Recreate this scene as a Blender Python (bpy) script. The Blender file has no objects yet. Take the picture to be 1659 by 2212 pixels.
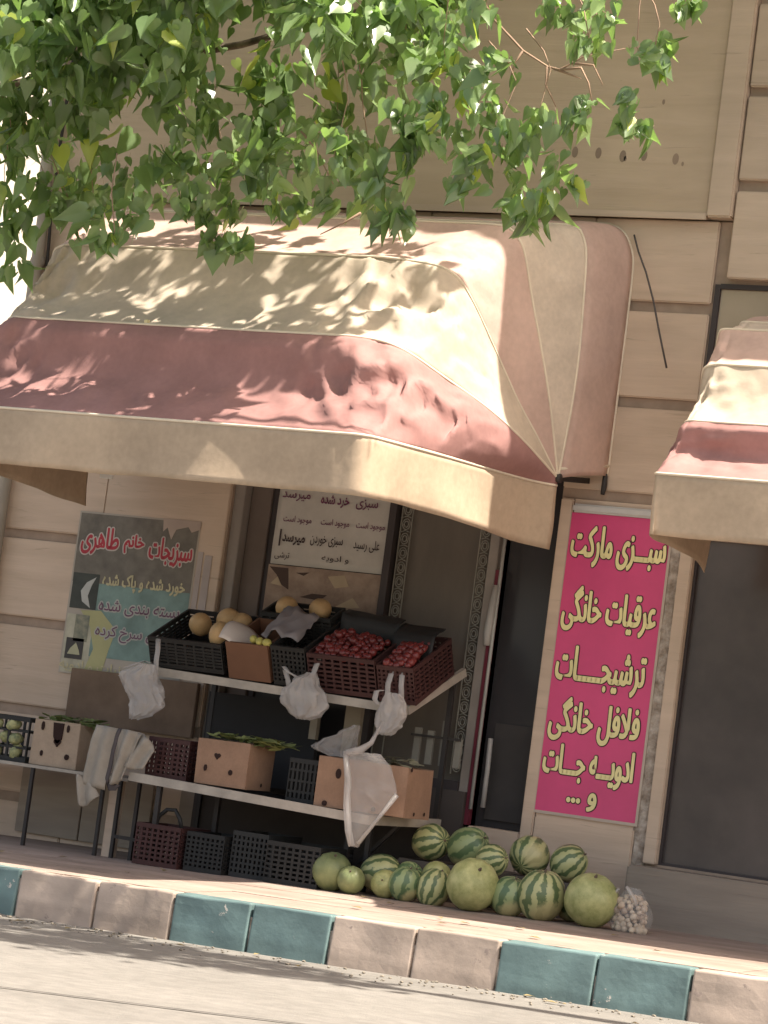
import bpy, bmesh, math, random
from mathutils import Vector, Matrix, noise
random.seed(7)
PI = math.pi
S = bpy.context.scene
COL = S.collection

# ---------------------------------------------------------------- camera
cam_d = bpy.data.cameras.new('camera'); cam = bpy.data.objects.new('camera', cam_d); COL.objects.link(cam)
S.camera = cam
yaw, pitch, roll = (math.radians(a) for a in (27.5, 4.6, 7.5))
dv = Vector((-math.sin(yaw)*math.cos(pitch), math.cos(yaw)*math.cos(pitch), math.sin(pitch)))
rv = dv.cross(Vector((0, 0, 1))).normalized(); uv = rv.cross(dv)
r2 = math.cos(roll)*rv + math.sin(roll)*uv; u2 = -math.sin(roll)*rv + math.cos(roll)*uv
cam.matrix_world = Matrix(((r2.x, u2.x, -dv.x, 7.0), (r2.y, u2.y, -dv.y, -15.7), (r2.z, u2.z, -dv.z, 0.97), (0, 0, 0, 1)))
cam_d.sensor_fit = 'VERTICAL'; cam_d.sensor_height = 36; cam_d.lens = 36*6000/2212
cam_d.clip_start = 0.5; cam_d.clip_end = 2000

# ---------------------------------------------------------------- light and exposure
SUN = Vector((0.54, -0.02, 1.0)).normalized()
sun_d = bpy.data.lights.new('sun', 'SUN'); sun_d.energy = 5.0; sun_d.angle = math.radians(0.55); sun_d.color = (1.0, 0.93, 0.82)
sun = bpy.data.objects.new('sun', sun_d); COL.objects.link(sun)
sun.rotation_euler = SUN.to_track_quat('Z', 'Y').to_euler(); sun.location = (5, 2, 20)
W = bpy.data.worlds.new('World'); S.world = W; W.use_nodes = True
wn = W.node_tree; bg = wn.nodes['Background']; sky = wn.nodes.new('ShaderNodeTexSky'); sky.sky_type = 'NISHITA'
sky.sun_disc = False; sky.sun_elevation = math.asin(SUN.z); sky.sun_rotation = math.atan2(SUN.x, SUN.y)
sky.dust_density = 4.0; sky.air_density = 1.0; sky.ozone_density = 0.6
tint = wn.nodes.new('ShaderNodeVectorMath'); tint.operation = 'MULTIPLY'; tint.inputs[1].default_value = (1.0, .90, .78)   # dusty air
wn.links.new(sky.outputs[0], tint.inputs[0]); wn.links.new(tint.outputs[0], bg.inputs[0]); bg.inputs[1].default_value = 0.15
S.view_settings.view_transform = 'Standard'; S.view_settings.look = 'None'
S.view_settings.exposure = 1.2; S.view_settings.gamma = 1.0
S.cycles.use_denoising = True
S.cycles.max_bounces = 8; S.cycles.transparent_max_bounces = 12

# ---------------------------------------------------------------- helpers
def tag(o, label=None, cat=None, group=None, kind=None):
    if label: o['label'] = label
    if cat: o['category'] = cat
    if group: o['group'] = group
    if kind: o['kind'] = kind
    return o

def empty(name, loc, label=None, cat=None, group=None, rot=None):
    o = bpy.data.objects.new(name, None); COL.objects.link(o); o.location = loc; o.empty_display_size = .1
    if rot: o.rotation_euler = rot
    o['_l'] = 1
    del o['_l']
    return tag(o, label, cat, group)

class MB:
    """collects shapes in WORLD coordinates; build() links them as one mesh object"""
    def __init__(s): s.v = []; s.f = []; s.sm = []
    def add(s, vs, fs, smooth=False):
        b = len(s.v); s.v += [Vector(v) for v in vs]
        for f in fs: s.f.append([b+i for i in f]); s.sm.append(smooth)
    def box(s, x0, x1, y0, y1, z0, z1, bev=0.0, jit=0.0):
        if bev > 0:
            bm = bmesh.new(); bmesh.ops.create_cube(bm, size=1)
            for v in bm.verts:
                v.co = Vector(((x0+x1)/2+v.co.x*(x1-x0), (y0+y1)/2+v.co.y*(y1-y0), (z0+z1)/2+v.co.z*(z1-z0)))
                if jit: v.co += Vector((random.uniform(-jit, jit), random.uniform(-jit, jit), random.uniform(-jit, jit)))
            bmesh.ops.bevel(bm, geom=bm.edges[:], offset=bev, segments=2, affect='EDGES', clamp_overlap=True)
            s.bm(bm); return
        vs = [(x, y, z) for z in (z0, z1) for y in (y0, y1) for x in (x0, x1)]
        s.add(vs, [(0, 2, 3, 1), (4, 5, 7, 6), (0, 1, 5, 4), (2, 6, 7, 3), (0, 4, 6, 2), (1, 3, 7, 5)])
    def bm(s, bm, smooth=False):
        bm.verts.index_update()
        s.add([v.co.copy() for v in bm.verts], [[v.index for v in f.verts] for f in bm.faces], smooth); bm.free()
    def bar(s, a, b, w, h, up=(0, 0, 1)):
        a, b = Vector(a), Vector(b); d = (b-a).normalized(); up = Vector(up)
        side = d.cross(up).normalized(); up2 = side.cross(d)
        vs = [p+side*sx*w/2+up2*sz*h/2 for p in (a, b) for sx, sz in ((-1, -1), (1, -1), (1, 1), (-1, 1))]
        s.add(vs, [(0, 3, 2, 1), (4, 5, 6, 7), (0, 1, 5, 4), (1, 2, 6, 5), (2, 3, 7, 6), (3, 0, 4, 7)])
    def tube(s, pts, r, n=8, closed=False, caps=True):
        pts = [Vector(p) for p in pts]; m = len(pts); rs = r if isinstance(r, (list, tuple)) else [r]*m
        vs = []; ref = Vector((.13, .31, .94))
        for i, p in enumerate(pts):
            if closed: t = (pts[(i+1) % m]-pts[i-1])
            else: t = pts[min(i+1, m-1)]-pts[max(i-1, 0)]
            if t.length < 1e-9: t = Vector((0, 0, 1))
            t.normalize(); a = t.cross(ref)
            if a.length < .05: a = t.cross(Vector((1, 0, 0)))
            a.normalize(); b = t.cross(a)
            for k in range(n):
                an = 2*PI*k/n; vs.append(p+(a*math.cos(an)+b*math.sin(an))*rs[i])
        fs = []
        for i in range(m if closed else m-1):
            for k in range(n):
                j = (i+1) % m
                fs.append((i*n+k, i*n+(k+1) % n, j*n+(k+1) % n, j*n+k))
        if caps and not closed: fs += [tuple(range(n))[::-1], tuple(range((m-1)*n, m*n))]
        s.add(vs, fs, True)
    def grid(s, P, smooth=True, closed_u=False):
        nu = len(P); nv = len(P[0]); vs = [p for row in P for p in row]; fs = []
        for i in range(nu if closed_u else nu-1):
            for j in range(nv-1):
                i2 = (i+1) % nu
                fs.append((i*nv+j, i2*nv+j, i2*nv+j+1, i*nv+j+1))
        s.add(vs, fs, smooth)
    def prism(s, outline, y0, y1):
        """outline in (x,z), extruded from y0 (front) to y1"""
        n = len(outline)
        vs = [(x, y0, z) for x, z in outline]+[(x, y1, z) for x, z in outline]
        s.add(vs, [tuple(range(n)), tuple(range(n, 2*n))[::-1]]+[(i, n+i, n+(i+1) % n, (i+1) % n) for i in range(n)])
    def build(s, name, mat, parent=None, thick=0.0, thick_off=0.0):
        me = bpy.data.meshes.new(name)
        inv = parent.matrix_basis.inverted() if parent is not None else Matrix()
        if parent is not None and parent.parent is not None: inv = inv @ parent.parent.matrix_basis.inverted()
        org = None
        if parent is None:
            c = sum(s.v, Vector())/max(1, len(s.v)); zmin = min(v.z for v in s.v); org = Vector((c.x, c.y, zmin))
            me.from_pydata([v-org for v in s.v], [], s.f)
        else: me.from_pydata([inv @ v for v in s.v], [], s.f)
        me.polygons.foreach_set('use_smooth', s.sm)
        bm = bmesh.new(); bm.from_mesh(me); 
        if thick == 0: bmesh.ops.recalc_face_normals(bm, faces=bm.faces[:])
        bm.to_mesh(me); bm.free()
        me.materials.append(mat); me.update()
        o = bpy.data.objects.new(name, me); COL.objects.link(o)
        if parent is None: o.location = org
        else: o.parent = parent
        if thick:
            md = o.modifiers.new('thickness', 'SOLIDIFY'); md.thickness = thick; md.offset = thick_off
        return o

def N(p, sc=1.0): return noise.noise(Vector(p)*sc)

def copy_tree(o, loc=None, rot=None):
    c = o.copy(); COL.objects.link(c)
    if loc is not None: c.location = loc
    if rot is not None: c.rotation_euler = rot
    for ch in o.children:
        k = ch.copy(); COL.objects.link(k); k.parent = c
    return c

# ---------------------------------------------------------------- materials
class NT:
    def __init__(s, name):
        s.m = bpy.data.materials.new(name); s.m.use_nodes = True; s.t = s.m.node_tree; s.b = s.t.nodes['Principled BSDF']
        s.out = s.t.nodes['Material Output']
    def n(s, typ, **kw):
        x = s.t.nodes.new(typ)
        for k, v in kw.items(): setattr(x, k, v)
        return x
    def l(s, a, b): s.t.links.new(a, b)

def C4(c): return (c[0], c[1], c[2], 1)

def mat(name, col, rough=.8, var=.15, scale=3.0, col2=None, bump=.0, bscale=40.0, metal=0.0, trans=0.0, spec=.3, detail=6, stretch=(1, 1, 1), world=True, fine=0.0, tcol=None, alpha=1.0):
    t = NT(name); b = t.b
    if world:
        g = t.n('ShaderNodeNewGeometry'); src = g.outputs['Position']
    else:
        g = t.n('ShaderNodeTexCoord'); src = g.outputs['Object']
    mp = t.n('ShaderNodeMapping'); mp.inputs['Scale'].default_value = stretch; t.l(src, mp.inputs[0])
    nz = t.n('ShaderNodeTexNoise'); nz.inputs['Scale'].default_value = scale; nz.inputs['Detail'].default_value = detail
    nz.inputs['Roughness'].default_value = .62
    t.l(mp.outputs[0], nz.inputs['Vector'])
    cr = t.n('ShaderNodeValToRGB'); e = cr.color_ramp.elements
    c2 = col2 or tuple(max(0, c*(1-var*2)) for c in col); c1 = tuple(min(1, c*(1+var)) for c in col)
    e[0].position = .32; e[1].position = .68; e[0].color = C4(c2); e[1].color = C4(c1)
    t.l(nz.outputs[0], cr.inputs[0]); colout = cr.outputs[0]
    if fine:
        n2 = t.n('ShaderNodeTexNoise'); n2.inputs['Scale'].default_value = scale*14; n2.inputs['Detail'].default_value = 4
        t.l(mp.outputs[0], n2.inputs['Vector'])
        mr = t.n('ShaderNodeMapRange'); mr.inputs['From Min'].default_value = .3; mr.inputs['From Max'].default_value = .7
        mr.inputs['To Min'].default_value = 1-fine; mr.inputs['To Max'].default_value = 1+fine
        t.l(n2.outputs[0], mr.inputs[0])
        mx = t.n('ShaderNodeVectorMath', operation='SCALE'); t.l(colout, mx.inputs[0]); t.l(mr.outputs[0], mx.inputs['Scale'])
        colout = mx.outputs[0]
    t.l(colout, b.inputs['Base Color'])
    b.inputs['Roughness'].default_value = rough; b.inputs['Metallic'].default_value = metal
    b.inputs['Specular IOR Level'].default_value = spec
    if bump:
        nb = t.n('ShaderNodeTexNoise'); nb.inputs['Scale'].default_value = bscale; nb.inputs['Detail'].default_value = 5
        t.l(mp.outputs[0], nb.inputs['Vector'])
        bp = t.n('ShaderNodeBump'); bp.inputs['Strength'].default_value = bump; bp.inputs['Distance'].default_value = .02
        t.l(nb.outputs[0], bp.inputs['Height']); t.l(bp.outputs[0], b.inputs['Normal'])
    sh = b.outputs[0]
    if trans:
        tr = t.n('ShaderNodeBsdfTranslucent'); ms = t.n('ShaderNodeMixShader'); ms.inputs[0].default_value = trans
        if tcol:
            tr.inputs[0].default_value = C4(tcol)
        else: t.l(colout, tr.inputs[0])
        t.l(sh, ms.inputs[1]); t.l(tr.outputs[0], ms.inputs[2]); sh = ms.outputs[0]
    if alpha < 1:
        tp = t.n('ShaderNodeBsdfTransparent'); m2 = t.n('ShaderNodeMixShader'); m2.inputs[0].default_value = alpha
        t.l(tp.outputs[0], m2.inputs[1]); t.l(sh, m2.inputs[2]); sh = m2.outputs[0]
    if trans or alpha < 1: t.l(sh, t.out.inputs[0])
    return t.m

def plain(name, col, rough=.7, **k): return mat(name, col, rough, var=k.pop('var', .08), **k)

def stone_mat(name, col, dark, vein=(1, 1, 5)):
    """travertine: horizontal veins, soft cloudy stains"""
    t = NT(name); g = t.n('ShaderNodeNewGeometry')
    mp = t.n('ShaderNodeMapping'); mp.inputs['Scale'].default_value = (.7, .7, 6.0); t.l(g.outputs['Position'], mp.inputs[0])
    n1 = t.n('ShaderNodeTexNoise'); n1.inputs['Scale'].default_value = 1.6; n1.inputs['Detail'].default_value = 9; n1.inputs['Distortion'].default_value = .7
    t.l(mp.outputs[0], n1.inputs['Vector'])
    cr = t.n('ShaderNodeValToRGB'); e = cr.color_ramp.elements; e[0].position = .25; e[1].position = .7
    e[0].color = C4(dark); e[1].color = C4(col); t.l(n1.outputs[0], cr.inputs[0])
    n2 = t.n('ShaderNodeTexNoise'); n2.inputs['Scale'].default_value = .9; n2.inputs['Detail'].default_value = 5; t.l(g.outputs['Position'], n2.inputs['Vector'])
    mr = t.n('ShaderNodeMapRange'); mr.inputs['From Min'].default_value = .3; mr.inputs['From Max'].default_value = .7
    mr.inputs['To Min'].default_value = .86; mr.inputs['To Max'].default_value = 1.1; t.l(n2.outputs[0], mr.inputs[0])
    mx = t.n('ShaderNodeVectorMath', operation='SCALE'); t.l(cr.outputs[0], mx.inputs[0]); t.l(mr.outputs[0], mx.inputs['Scale'])
    # thin dark veins
    mp2 = t.n('ShaderNodeMapping'); mp2.inputs['Scale'].default_value = (1.0, 1.0, 14.0); t.l(g.outputs['Position'], mp2.inputs[0])
    n3 = t.n('ShaderNodeTexNoise'); n3.inputs['Scale'].default_value = 2.2; n3.inputs['Detail'].default_value = 3; n3.inputs['Distortion'].default_value = 1.2
    t.l(mp2.outputs[0], n3.inputs['Vector'])
    m3 = t.n('ShaderNodeMapRange'); m3.inputs['From Min'].default_value = .66; m3.inputs['From Max'].default_value = .74
    m3.inputs['To Min'].default_value = 1.0; m3.inputs['To Max'].default_value = .8; t.l(n3.outputs[0], m3.inputs[0])
    mz = t.n('ShaderNodeVectorMath', operation='SCALE'); t.l(mx.outputs[0], mz.inputs[0]); t.l(m3.outputs[0], mz.inputs['Scale'])
    m5 = t.n('ShaderNodeMapRange'); m5.inputs['To Min'].default_value = .88; m5.inputs['To Max'].default_value = 1.08; t.l(g.outputs['Random Per Island'], m5.inputs[0])
    my_ = t.n('ShaderNodeVectorMath', operation='SCALE'); t.l(mz.outputs[0], my_.inputs[0]); t.l(m5.outputs[0], my_.inputs['Scale'])
    t.l(my_.outputs[0], t.b.inputs['Base Color']); t.b.inputs['Roughness'].default_value = .72; t.b.inputs['Specular IOR Level'].default_value = .25
    bp = t.n('ShaderNodeBump'); bp.inputs['Strength'].default_value = .25; bp.inputs['Distance'].default_value = .01
    t.l(n3.outputs[0], bp.inputs['Height']); t.l(bp.outputs[0], t.b.inputs['Normal'])
    return t.m

STONE = stone_mat('travertine', (.64, .50, .385), (.53, .41, .31))
STONE_L = stone_mat('travertine_light', (.62, .49, .38), (.52, .41, .31))
STONE_U = stone_mat('travertine_panel', (.59, .465, .345), (.50, .39, .28))
GROUT = plain('stone_groove', (.37, .28, .215), .9, scale=8)
BASESTONE = stone_mat('grey_base_stone', (.30, .25, .20), (.23, .19, .155))
MORTAR = mat('rough_mortar', (.50, .44, .38), .95, col2=(.20, .15, .11), scale=14, bump=.8, bscale=30)
WHITEWALL = mat('sunlit_plaster', (.80, .74, .64), .9, scale=.8)
PINK = mat('awning_pink', (.62, .44, .365), .75, var=.10, scale=2.0, bump=.15, bscale=12, trans=.10, tcol=(.50, .20, .15), fine=.05)
CREAM = mat('awning_cream', (.68, .57, .455), .75, var=.10, scale=2.5, bump=.15, bscale=12, trans=.12, tcol=(.52, .33, .14), fine=.06)
PINK_SHADE = mat('awning_pink_shade', (.40, .215, .195), .75, var=.10, scale=2.0, bump=.15, bscale=12, trans=.10, tcol=(.40, .12, .09), fine=.05)  # darker copy of the pink: shade on the front panel put into the colour
CREAM_SHADE = mat('valance_cream_shade', (.52, .40, .285), .75, var=.10, scale=2.0, bump=.15, bscale=12, trans=.10, tcol=(.55, .33, .12), fine=.06)  # valance cream darkened, its shade is painted into the base colour
CREAM_GRAZED = mat('awning_cream_grazing_light', (.62, .515, .40), .75, var=.12, scale=1.6, bump=.15, bscale=12, trans=.12, tcol=(.52, .33, .14), fine=.06)  # cream toned down: the weaker grazing light is part of this colour
HEM = plain('awning_hem', (.74, .64, .50), .7)
ROADM = mat('road_concrete', (.20, .185, .165), .92, var=.08, scale=1.1, bump=.35, bscale=110, fine=.12, stretch=(.8, 1.0, 1))
PAVE = mat('pavement_stone', (.34, .26, .215), .85, col2=(.24, .18, .145), scale=2.2, bump=.2, bscale=60, fine=.08, stretch=(.6, 2.0, 1))
def paint_mat(name, col, under, chips):
    t = NT(name); tc = t.n('ShaderNodeNewGeometry')
    n1 = t.n('ShaderNodeTexNoise'); n1.inputs['Scale'].default_value = 3; n1.inputs['Detail'].default_value = 7; t.l(tc.outputs['Position'], n1.inputs['Vector'])
    cr = t.n('ShaderNodeValToRGB'); e = cr.color_ramp.elements; e[0].position = .3; e[1].position = .7
    e[0].color = C4([c*.68 for c in col]); e[1].color = C4([min(1, c*1.25) for c in col]); t.l(n1.outputs[0], cr.inputs[0])
    n2 = t.n('ShaderNodeTexNoise'); n2.inputs['Scale'].default_value = 9; n2.inputs['Detail'].default_value = 8; n2.inputs['Roughness'].default_value = .7; t.l(tc.outputs['Position'], n2.inputs['Vector'])
    m = t.n('ShaderNodeMapRange'); m.inputs['From Min'].default_value = chips; m.inputs['From Max'].default_value = chips+.02; t.l(n2.outputs[0], m.inputs[0])
    mx = t.n('ShaderNodeMix', data_type='RGBA'); t.l(m.outputs[0], mx.inputs['Factor']); t.l(cr.outputs[0], mx.inputs['A']); mx.inputs['B'].default_value = C4(under)
    # dirt band near the road, where splashes reach
    sp = t.n('ShaderNodeSeparateXYZ'); t.l(tc.outputs['Position'], sp.inputs[0])
    ad = t.n('ShaderNodeMath', operation='ADD'); t.l(sp.outputs['Z'], ad.inputs[0])
    n3 = t.n('ShaderNodeMath', operation='MULTIPLY'); t.l(n1.outputs[0], n3.inputs[0]); n3.inputs[1].default_value = .06; t.l(n3.outputs[0], ad.inputs[1])
    m2 = t.n('ShaderNodeMapRange'); m2.inputs['From Min'].default_value = -.17; m2.inputs['From Max'].default_value = -.13
    m2.inputs['To Min'].default_value = .78; m2.inputs['To Max'].default_value = 1.0; t.l(ad.outputs[0], m2.inputs[0])
    sc = t.n('ShaderNodeVectorMath', operation='SCALE'); t.l(mx.outputs['Result'], sc.inputs[0]); t.l(m2.outputs[0], sc.inputs['Scale'])
    t.l(sc.outputs[0], t.b.inputs['Base Color']); t.b.inputs['Roughness'].default_value = .6
    bp = t.n('ShaderNodeBump'); bp.inputs['Strength'].default_value = .35; bp.inputs['Distance'].default_value = .01; t.l(n2.outputs[0], bp.inputs['Height']); t.l(bp.outputs[0], t.b.inputs['Normal'])
    return t.m
TEAL = paint_mat('teal_kerb_paint', (.135, .205, .20), (.55, .50, .44), .655)
KERBB = paint_mat('beige_kerb_paint', (.46, .365, .295), (.33, .26, .22), .63)
DARKM = plain('dark_metal', (.035, .03, .028), .55, spec=.4)
RAIL = mat('painted_rail', (.40, .355, .30), .55, var=.12, scale=6)
WHITEP = plain('white_plastic', (.62, .60, .57), .45)
GREYFR = plain('grey_window_frame', (.30, .265, .235), .5)
DARKFR = plain('dark_window_frame', (.055, .045, .045), .5)
REDST = plain('dark_red_strip', (.17, .028, .045), .6)
SIGNP = mat('magenta_banner', (.66, .065, .20), .42, var=.06, scale=2.0, spec=.5)
YEL = plain('sign_yellow', (.86, .76, .38), .5)
INK = plain('sign_outline', (.03, .02, .02), .6)
CARD = mat('cardboard', (.30, .185, .122), .85, var=.08, scale=6, fine=.05)
CARD2 = mat('pale_cardboard', (.41, .31, .225), .85, var=.08, scale=6, fine=.05)
HOLE = plain('hole_dark', (.03, .015, .012), .9)
CRATE = plain('black_crate', (.022, .021, .020), .6, spec=.35)
CRATEG = plain('grey_crate', (.030, .030, .029), .6)
CRATER = plain('maroon_crate', (.060, .025, .023), .6)
CRATEB = plain('brown_crate', (.17, .085, .05), .6)
MELON = mat('yellow_melon', (.50, .33, .16), .5, var=.12, scale=9, world=False)
TOMATO = mat('tomato', (.17, .026, .024), .3, var=.25, scale=10, spec=.5)
GREEN = mat('leafy_green', (.24, .28, .09), .6, col2=(.08, .13, .04), scale=14, trans=.2)
PALEG = mat('pale_vegetable', (.42, .40, .19), .6, col2=(.14, .17, .09), scale=25)
PAPERG = mat('grey_paper', (.56, .53, .48), .8, var=.06, scale=4)
PAPERW = plain('white_paper', (.60, .53, .47), .8)
INKD = plain('dark_ink', (.07, .05, .05), .8)
INKP = plain('purple_ink', (.16, .05, .10), .8)
CLOTH = mat('grey_cloth', (.34, .30, .25), .95, var=.08, scale=7, bump=.2, bscale=60)
CLOTHD = plain('dark_trim_cloth', (.10, .085, .085), .95)
BROWN = mat('shade_board', (.19, .13, .09), .85, scale=3)
BAGM = mat('bag_plastic', (.74, .70, .67), .2, var=.06, scale=5, trans=.35, spec=.9, alpha=.50, bump=.5, bscale=30)
BAGC = mat('clear_bag_plastic', (.66, .61, .57), .2, var=.10, scale=5, trans=.3, spec=.9, alpha=.34, bump=.6, bscale=22)
BAGT = mat('thin_clear_film', (.6, .58, .55), .15, var=.05, scale=5, spec=.6, alpha=.18)
GARLIC = mat('pale_bulb', (.66, .56, .42), .6, col2=(.40, .28, .20), scale=9)
PIPE = plain('grey_pipe', (.38, .35, .30), .6)
BARK = mat('bark', (.20, .15, .11), .95, col2=(.07, .05, .04), scale=10, bump=.8, bscale=25, stretch=(1, 1, .3))
TWIG = plain('twig_bark', (.34, .23, .16), .8, scale=9)
OLIVE = mat('olive_panel', (.38, .32, .235), .8, var=.06, scale=1.5)

def leaf_mat():
    t = NT('poplar_leaf'); b = t.b
    at = t.n('ShaderNodeAttribute'); at.attribute_name = 'tint'
    cr = t.n('ShaderNodeValToRGB'); e = cr.color_ramp.elements
    e[0].position = 0; e[0].color = (.135, .20, .085, 1); e[1].position = 1; e[1].color = (.40, .46, .10, 1)
    x = cr.color_ramp.elements.new(.55); x.color = (.19, .28, .115, 1)
    x = cr.color_ramp.elements.new(.88); x.color = (.30, .41, .17, 1)
    t.l(at.outputs['Fac'], cr.inputs[0]); t.l(cr.outputs[0], b.inputs['Base Color'])
    b.inputs['Roughness'].default_value = .30; b.inputs['Specular IOR Level'].default_value = 1.0
    tr = t.n('ShaderNodeBsdfTranslucent'); sc = t.n('ShaderNodeVectorMath', operation='MULTIPLY'); sc.inputs[1].default_value = (1.5, 1.7, .9)
    t.l(cr.outputs[0], sc.inputs[0]); t.l(sc.outputs[0], tr.inputs[0])
    ms = t.n('ShaderNodeMixShader'); ms.inputs[0].default_value = .42; t.l(b.outputs[0], ms.inputs[1]); t.l(tr.outputs[0], ms.inputs[2]); t.l(ms.outputs[0], t.out.inputs[0])
    return t.m
LEAF = leaf_mat()

def melon_stripe(name, light, dark, n=7, thr=.52):
    t = NT(name); tc = t.n('ShaderNodeTexCoord'); sp = t.n('ShaderNodeSeparateXYZ')
    nz = t.n('ShaderNodeTexNoise'); nz.inputs['Scale'].default_value = 2.2; nz.inputs['Detail'].default_value = 3
    t.l(tc.outputs['Object'], sp.inputs[0])
    mpn = t.n('ShaderNodeMapping'); mpn.inputs['Scale'].default_value = (9, 9, 9); t.l(tc.outputs['Object'], mpn.inputs[0]); t.l(mpn.outputs[0], nz.inputs['Vector'])
    at = t.n('ShaderNodeMath', operation='ARCTAN2'); t.l(sp.outputs['Y'], at.inputs[0]); t.l(sp.outputs['X'], at.inputs[1])
    mu = t.n('ShaderNodeMath', operation='MULTIPLY'); t.l(at.outputs[0], mu.inputs[0]); mu.inputs[1].default_value = n
    nm = t.n('ShaderNodeMath', operation='MULTIPLY_ADD'); t.l(nz.outputs[0], nm.inputs[0]); nm.inputs[1].default_value = 6.0; t.l(mu.outputs[0], nm.inputs[2])
    si = t.n('ShaderNodeMath', operation='SINE'); t.l(nm.outputs[0], si.inputs[0])
    n2 = t.n('ShaderNodeTexNoise'); n2.inputs['Scale'].default_value = 38; n2.inputs['Detail'].default_value = 3; t.l(tc.outputs['Object'], n2.inputs['Vector'])
    ad = t.n('ShaderNodeMath', operation='MULTIPLY_ADD'); t.l(n2.outputs[0], ad.inputs[0]); ad.inputs[1].default_value = 1.1; t.l(si.outputs[0], ad.inputs[2])
    mr = t.n('ShaderNodeMapRange'); mr.inputs['From Min'].default_value = thr-.25; mr.inputs['From Max'].default_value = thr+.25; t.l(ad.outputs[0], mr.inputs[0])
    mx = t.n('ShaderNodeMix', data_type='RGBA'); mx.inputs['A'].default_value = C4(dark); mx.inputs['B'].default_value = C4(light); t.l(mr.outputs[0], mx.inputs['Factor'])
    # pale yellow belly where the melon lay on the soil
    nv = t.n('ShaderNodeVectorMath', operation='NORMALIZE'); t.l(tc.outputs['Object'], nv.inputs[0])
    dp_ = t.n('ShaderNodeVectorMath', operation='DOT_PRODUCT'); t.l(nv.outputs[0], dp_.inputs[0]); dp_.inputs[1].default_value = (.62, -.55, -.56)
    da = t.n('ShaderNodeMath', operation='MULTIPLY_ADD'); t.l(n2.outputs[0], da.inputs[0]); da.inputs[1].default_value = .25; t.l(dp_.outputs['Value'], da.inputs[2])
    mb = t.n('ShaderNodeMapRange'); mb.inputs['From Min'].default_value = .86; mb.inputs['From Max'].default_value = 1.02; mb.inputs['To Max'].default_value = .8; t.l(da.outputs[0], mb.inputs[0])
    m3 = t.n('ShaderNodeMix', data_type='RGBA'); t.l(mb.outputs[0], m3.inputs['Factor']); t.l(mx.outputs['Result'], m3.inputs['A']); m3.inputs['B'].default_value = (.50, .44, .22, 1)
    t.l(m3.outputs['Result'], t.b.inputs['Base Color']); t.b.inputs['Roughness'].default_value = .34; t.b.inputs['Specular IOR Level'].default_value = .5
    return t.m
WM1 = melon_stripe('striped_rind', (.44, .44, .21), (.11, .155, .065), 10)
WM2 = melon_stripe('dark_striped_rind', (.28, .34, .16), (.095, .155, .07), 7, .7)
PM = mat('pale_rind', (.43, .42, .19), .42, col2=(.26, .28, .10), scale=14, world=False, fine=.08, spec=.4)
PMD = mat('dull_rind', (.21, .23, .10), .45, col2=(.15, .18, .08), scale=14, world=False, fine=.06, spec=.4)

# ---------------------------------------------------------------- Farsi lettering (presentation forms, laid left to right)
FORMS = {'ا': (0xFE8D, 0xFE8E), 'آ': (0xFE81, 0xFE82), 'ب': (0xFE8F,)*1, 'د': (0xFEA9, 0xFEAA), 'ذ': (0xFEAB, 0xFEAC), 'ر': (0xFEAD, 0xFEAE),
         'ز': (0xFEAF, 0xFEB0), 'و': (0xFEED, 0xFEEE)}
for ch, b in {'ب': 0xFE8F, 'پ': 0xFB56, 'ت': 0xFE95, 'ج': 0xFE9D, 'چ': 0xFB7A, 'ح': 0xFEA1, 'خ': 0xFEA5, 'س': 0xFEB1, 'ش': 0xFEB5, 'ص': 0xFEB9,
              'ط': 0xFEC1, 'ظ': 0xFEC5, 'ع': 0xFEC9, 'غ': 0xFECD, 'ف': 0xFED1, 'ق': 0xFED5, 'ک': 0xFB8E, 'گ': 0xFB92, 'ل': 0xFEDD, 'م': 0xFEE1,
              'ن': 0xFEE5, 'ه': 0xFEE9, 'ی': 0xFBFC}.items(): FORMS[ch] = (b, b+1, b+2, b+3)
def shape(s):
    s = s.replace('لا', '\ue000'); F = dict(FORMS); F['\ue000'] = (0xFEFB, 0xFEFC); out = []
    for i, ch in enumerate(s):
        if ch == 'ـ': out.append(ch); continue
        if ch not in F: out.append(ch); continue
        pv = s[i-1] if i else ' '; nx = s[i+1] if i+1 < len(s) else ' '
        jp = pv == 'ـ' or (pv in F and len(F[pv]) == 4); jn = len(F[ch]) == 4 and (nx in F or nx == 'ـ')
        k = 3 if jp and jn else 2 if jn else 1 if jp else 0
        out.append(chr(F[ch][k]))
    return ''.join(out[::-1])
def letters(s, x0, x1, z0, z1, y, bold=0.0, extrude=.0015, slope=0.0, fit_h=False, mbo=None):
    """letters fitted to the rectangle x0..x1, z0..z1 standing on the wall plane y (facing -y)"""
    cu = bpy.data.curves.new('t', 'FONT'); cu.body = shape(s); cu.resolution_u = 4; cu.offset = bold
    o = bpy.data.objects.new('t', cu); COL.objects.link(o); bpy.context.view_layer.update()
    dg = bpy.context.evaluated_depsgraph_get(); ev = o.evaluated_get(dg); me = ev.to_mesh()
    vs = [v.co.copy() for v in me.vertices]; fs = [list(p.vertices) for p in me.polygons]; ev.to_mesh_clear()
    bpy.data.objects.remove(o); bpy.data.curves.remove(cu)
    if not vs: return mbo
    ax, bx = min(v.x for v in vs), max(v.x for v in vs); az, bz = min(v.y for v in vs), max(v.y for v in vs)
    sx = (x1-x0)/(bx-ax); sz = (z1-z0)/(bz-az)
    P = [(x0+(v.x-ax)*sx, y, z0+(v.y-az)*sz+slope*((v.x-ax)*sx)) for v in vs]
    m = mbo or MB(); m.add(P, fs); return m

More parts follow.
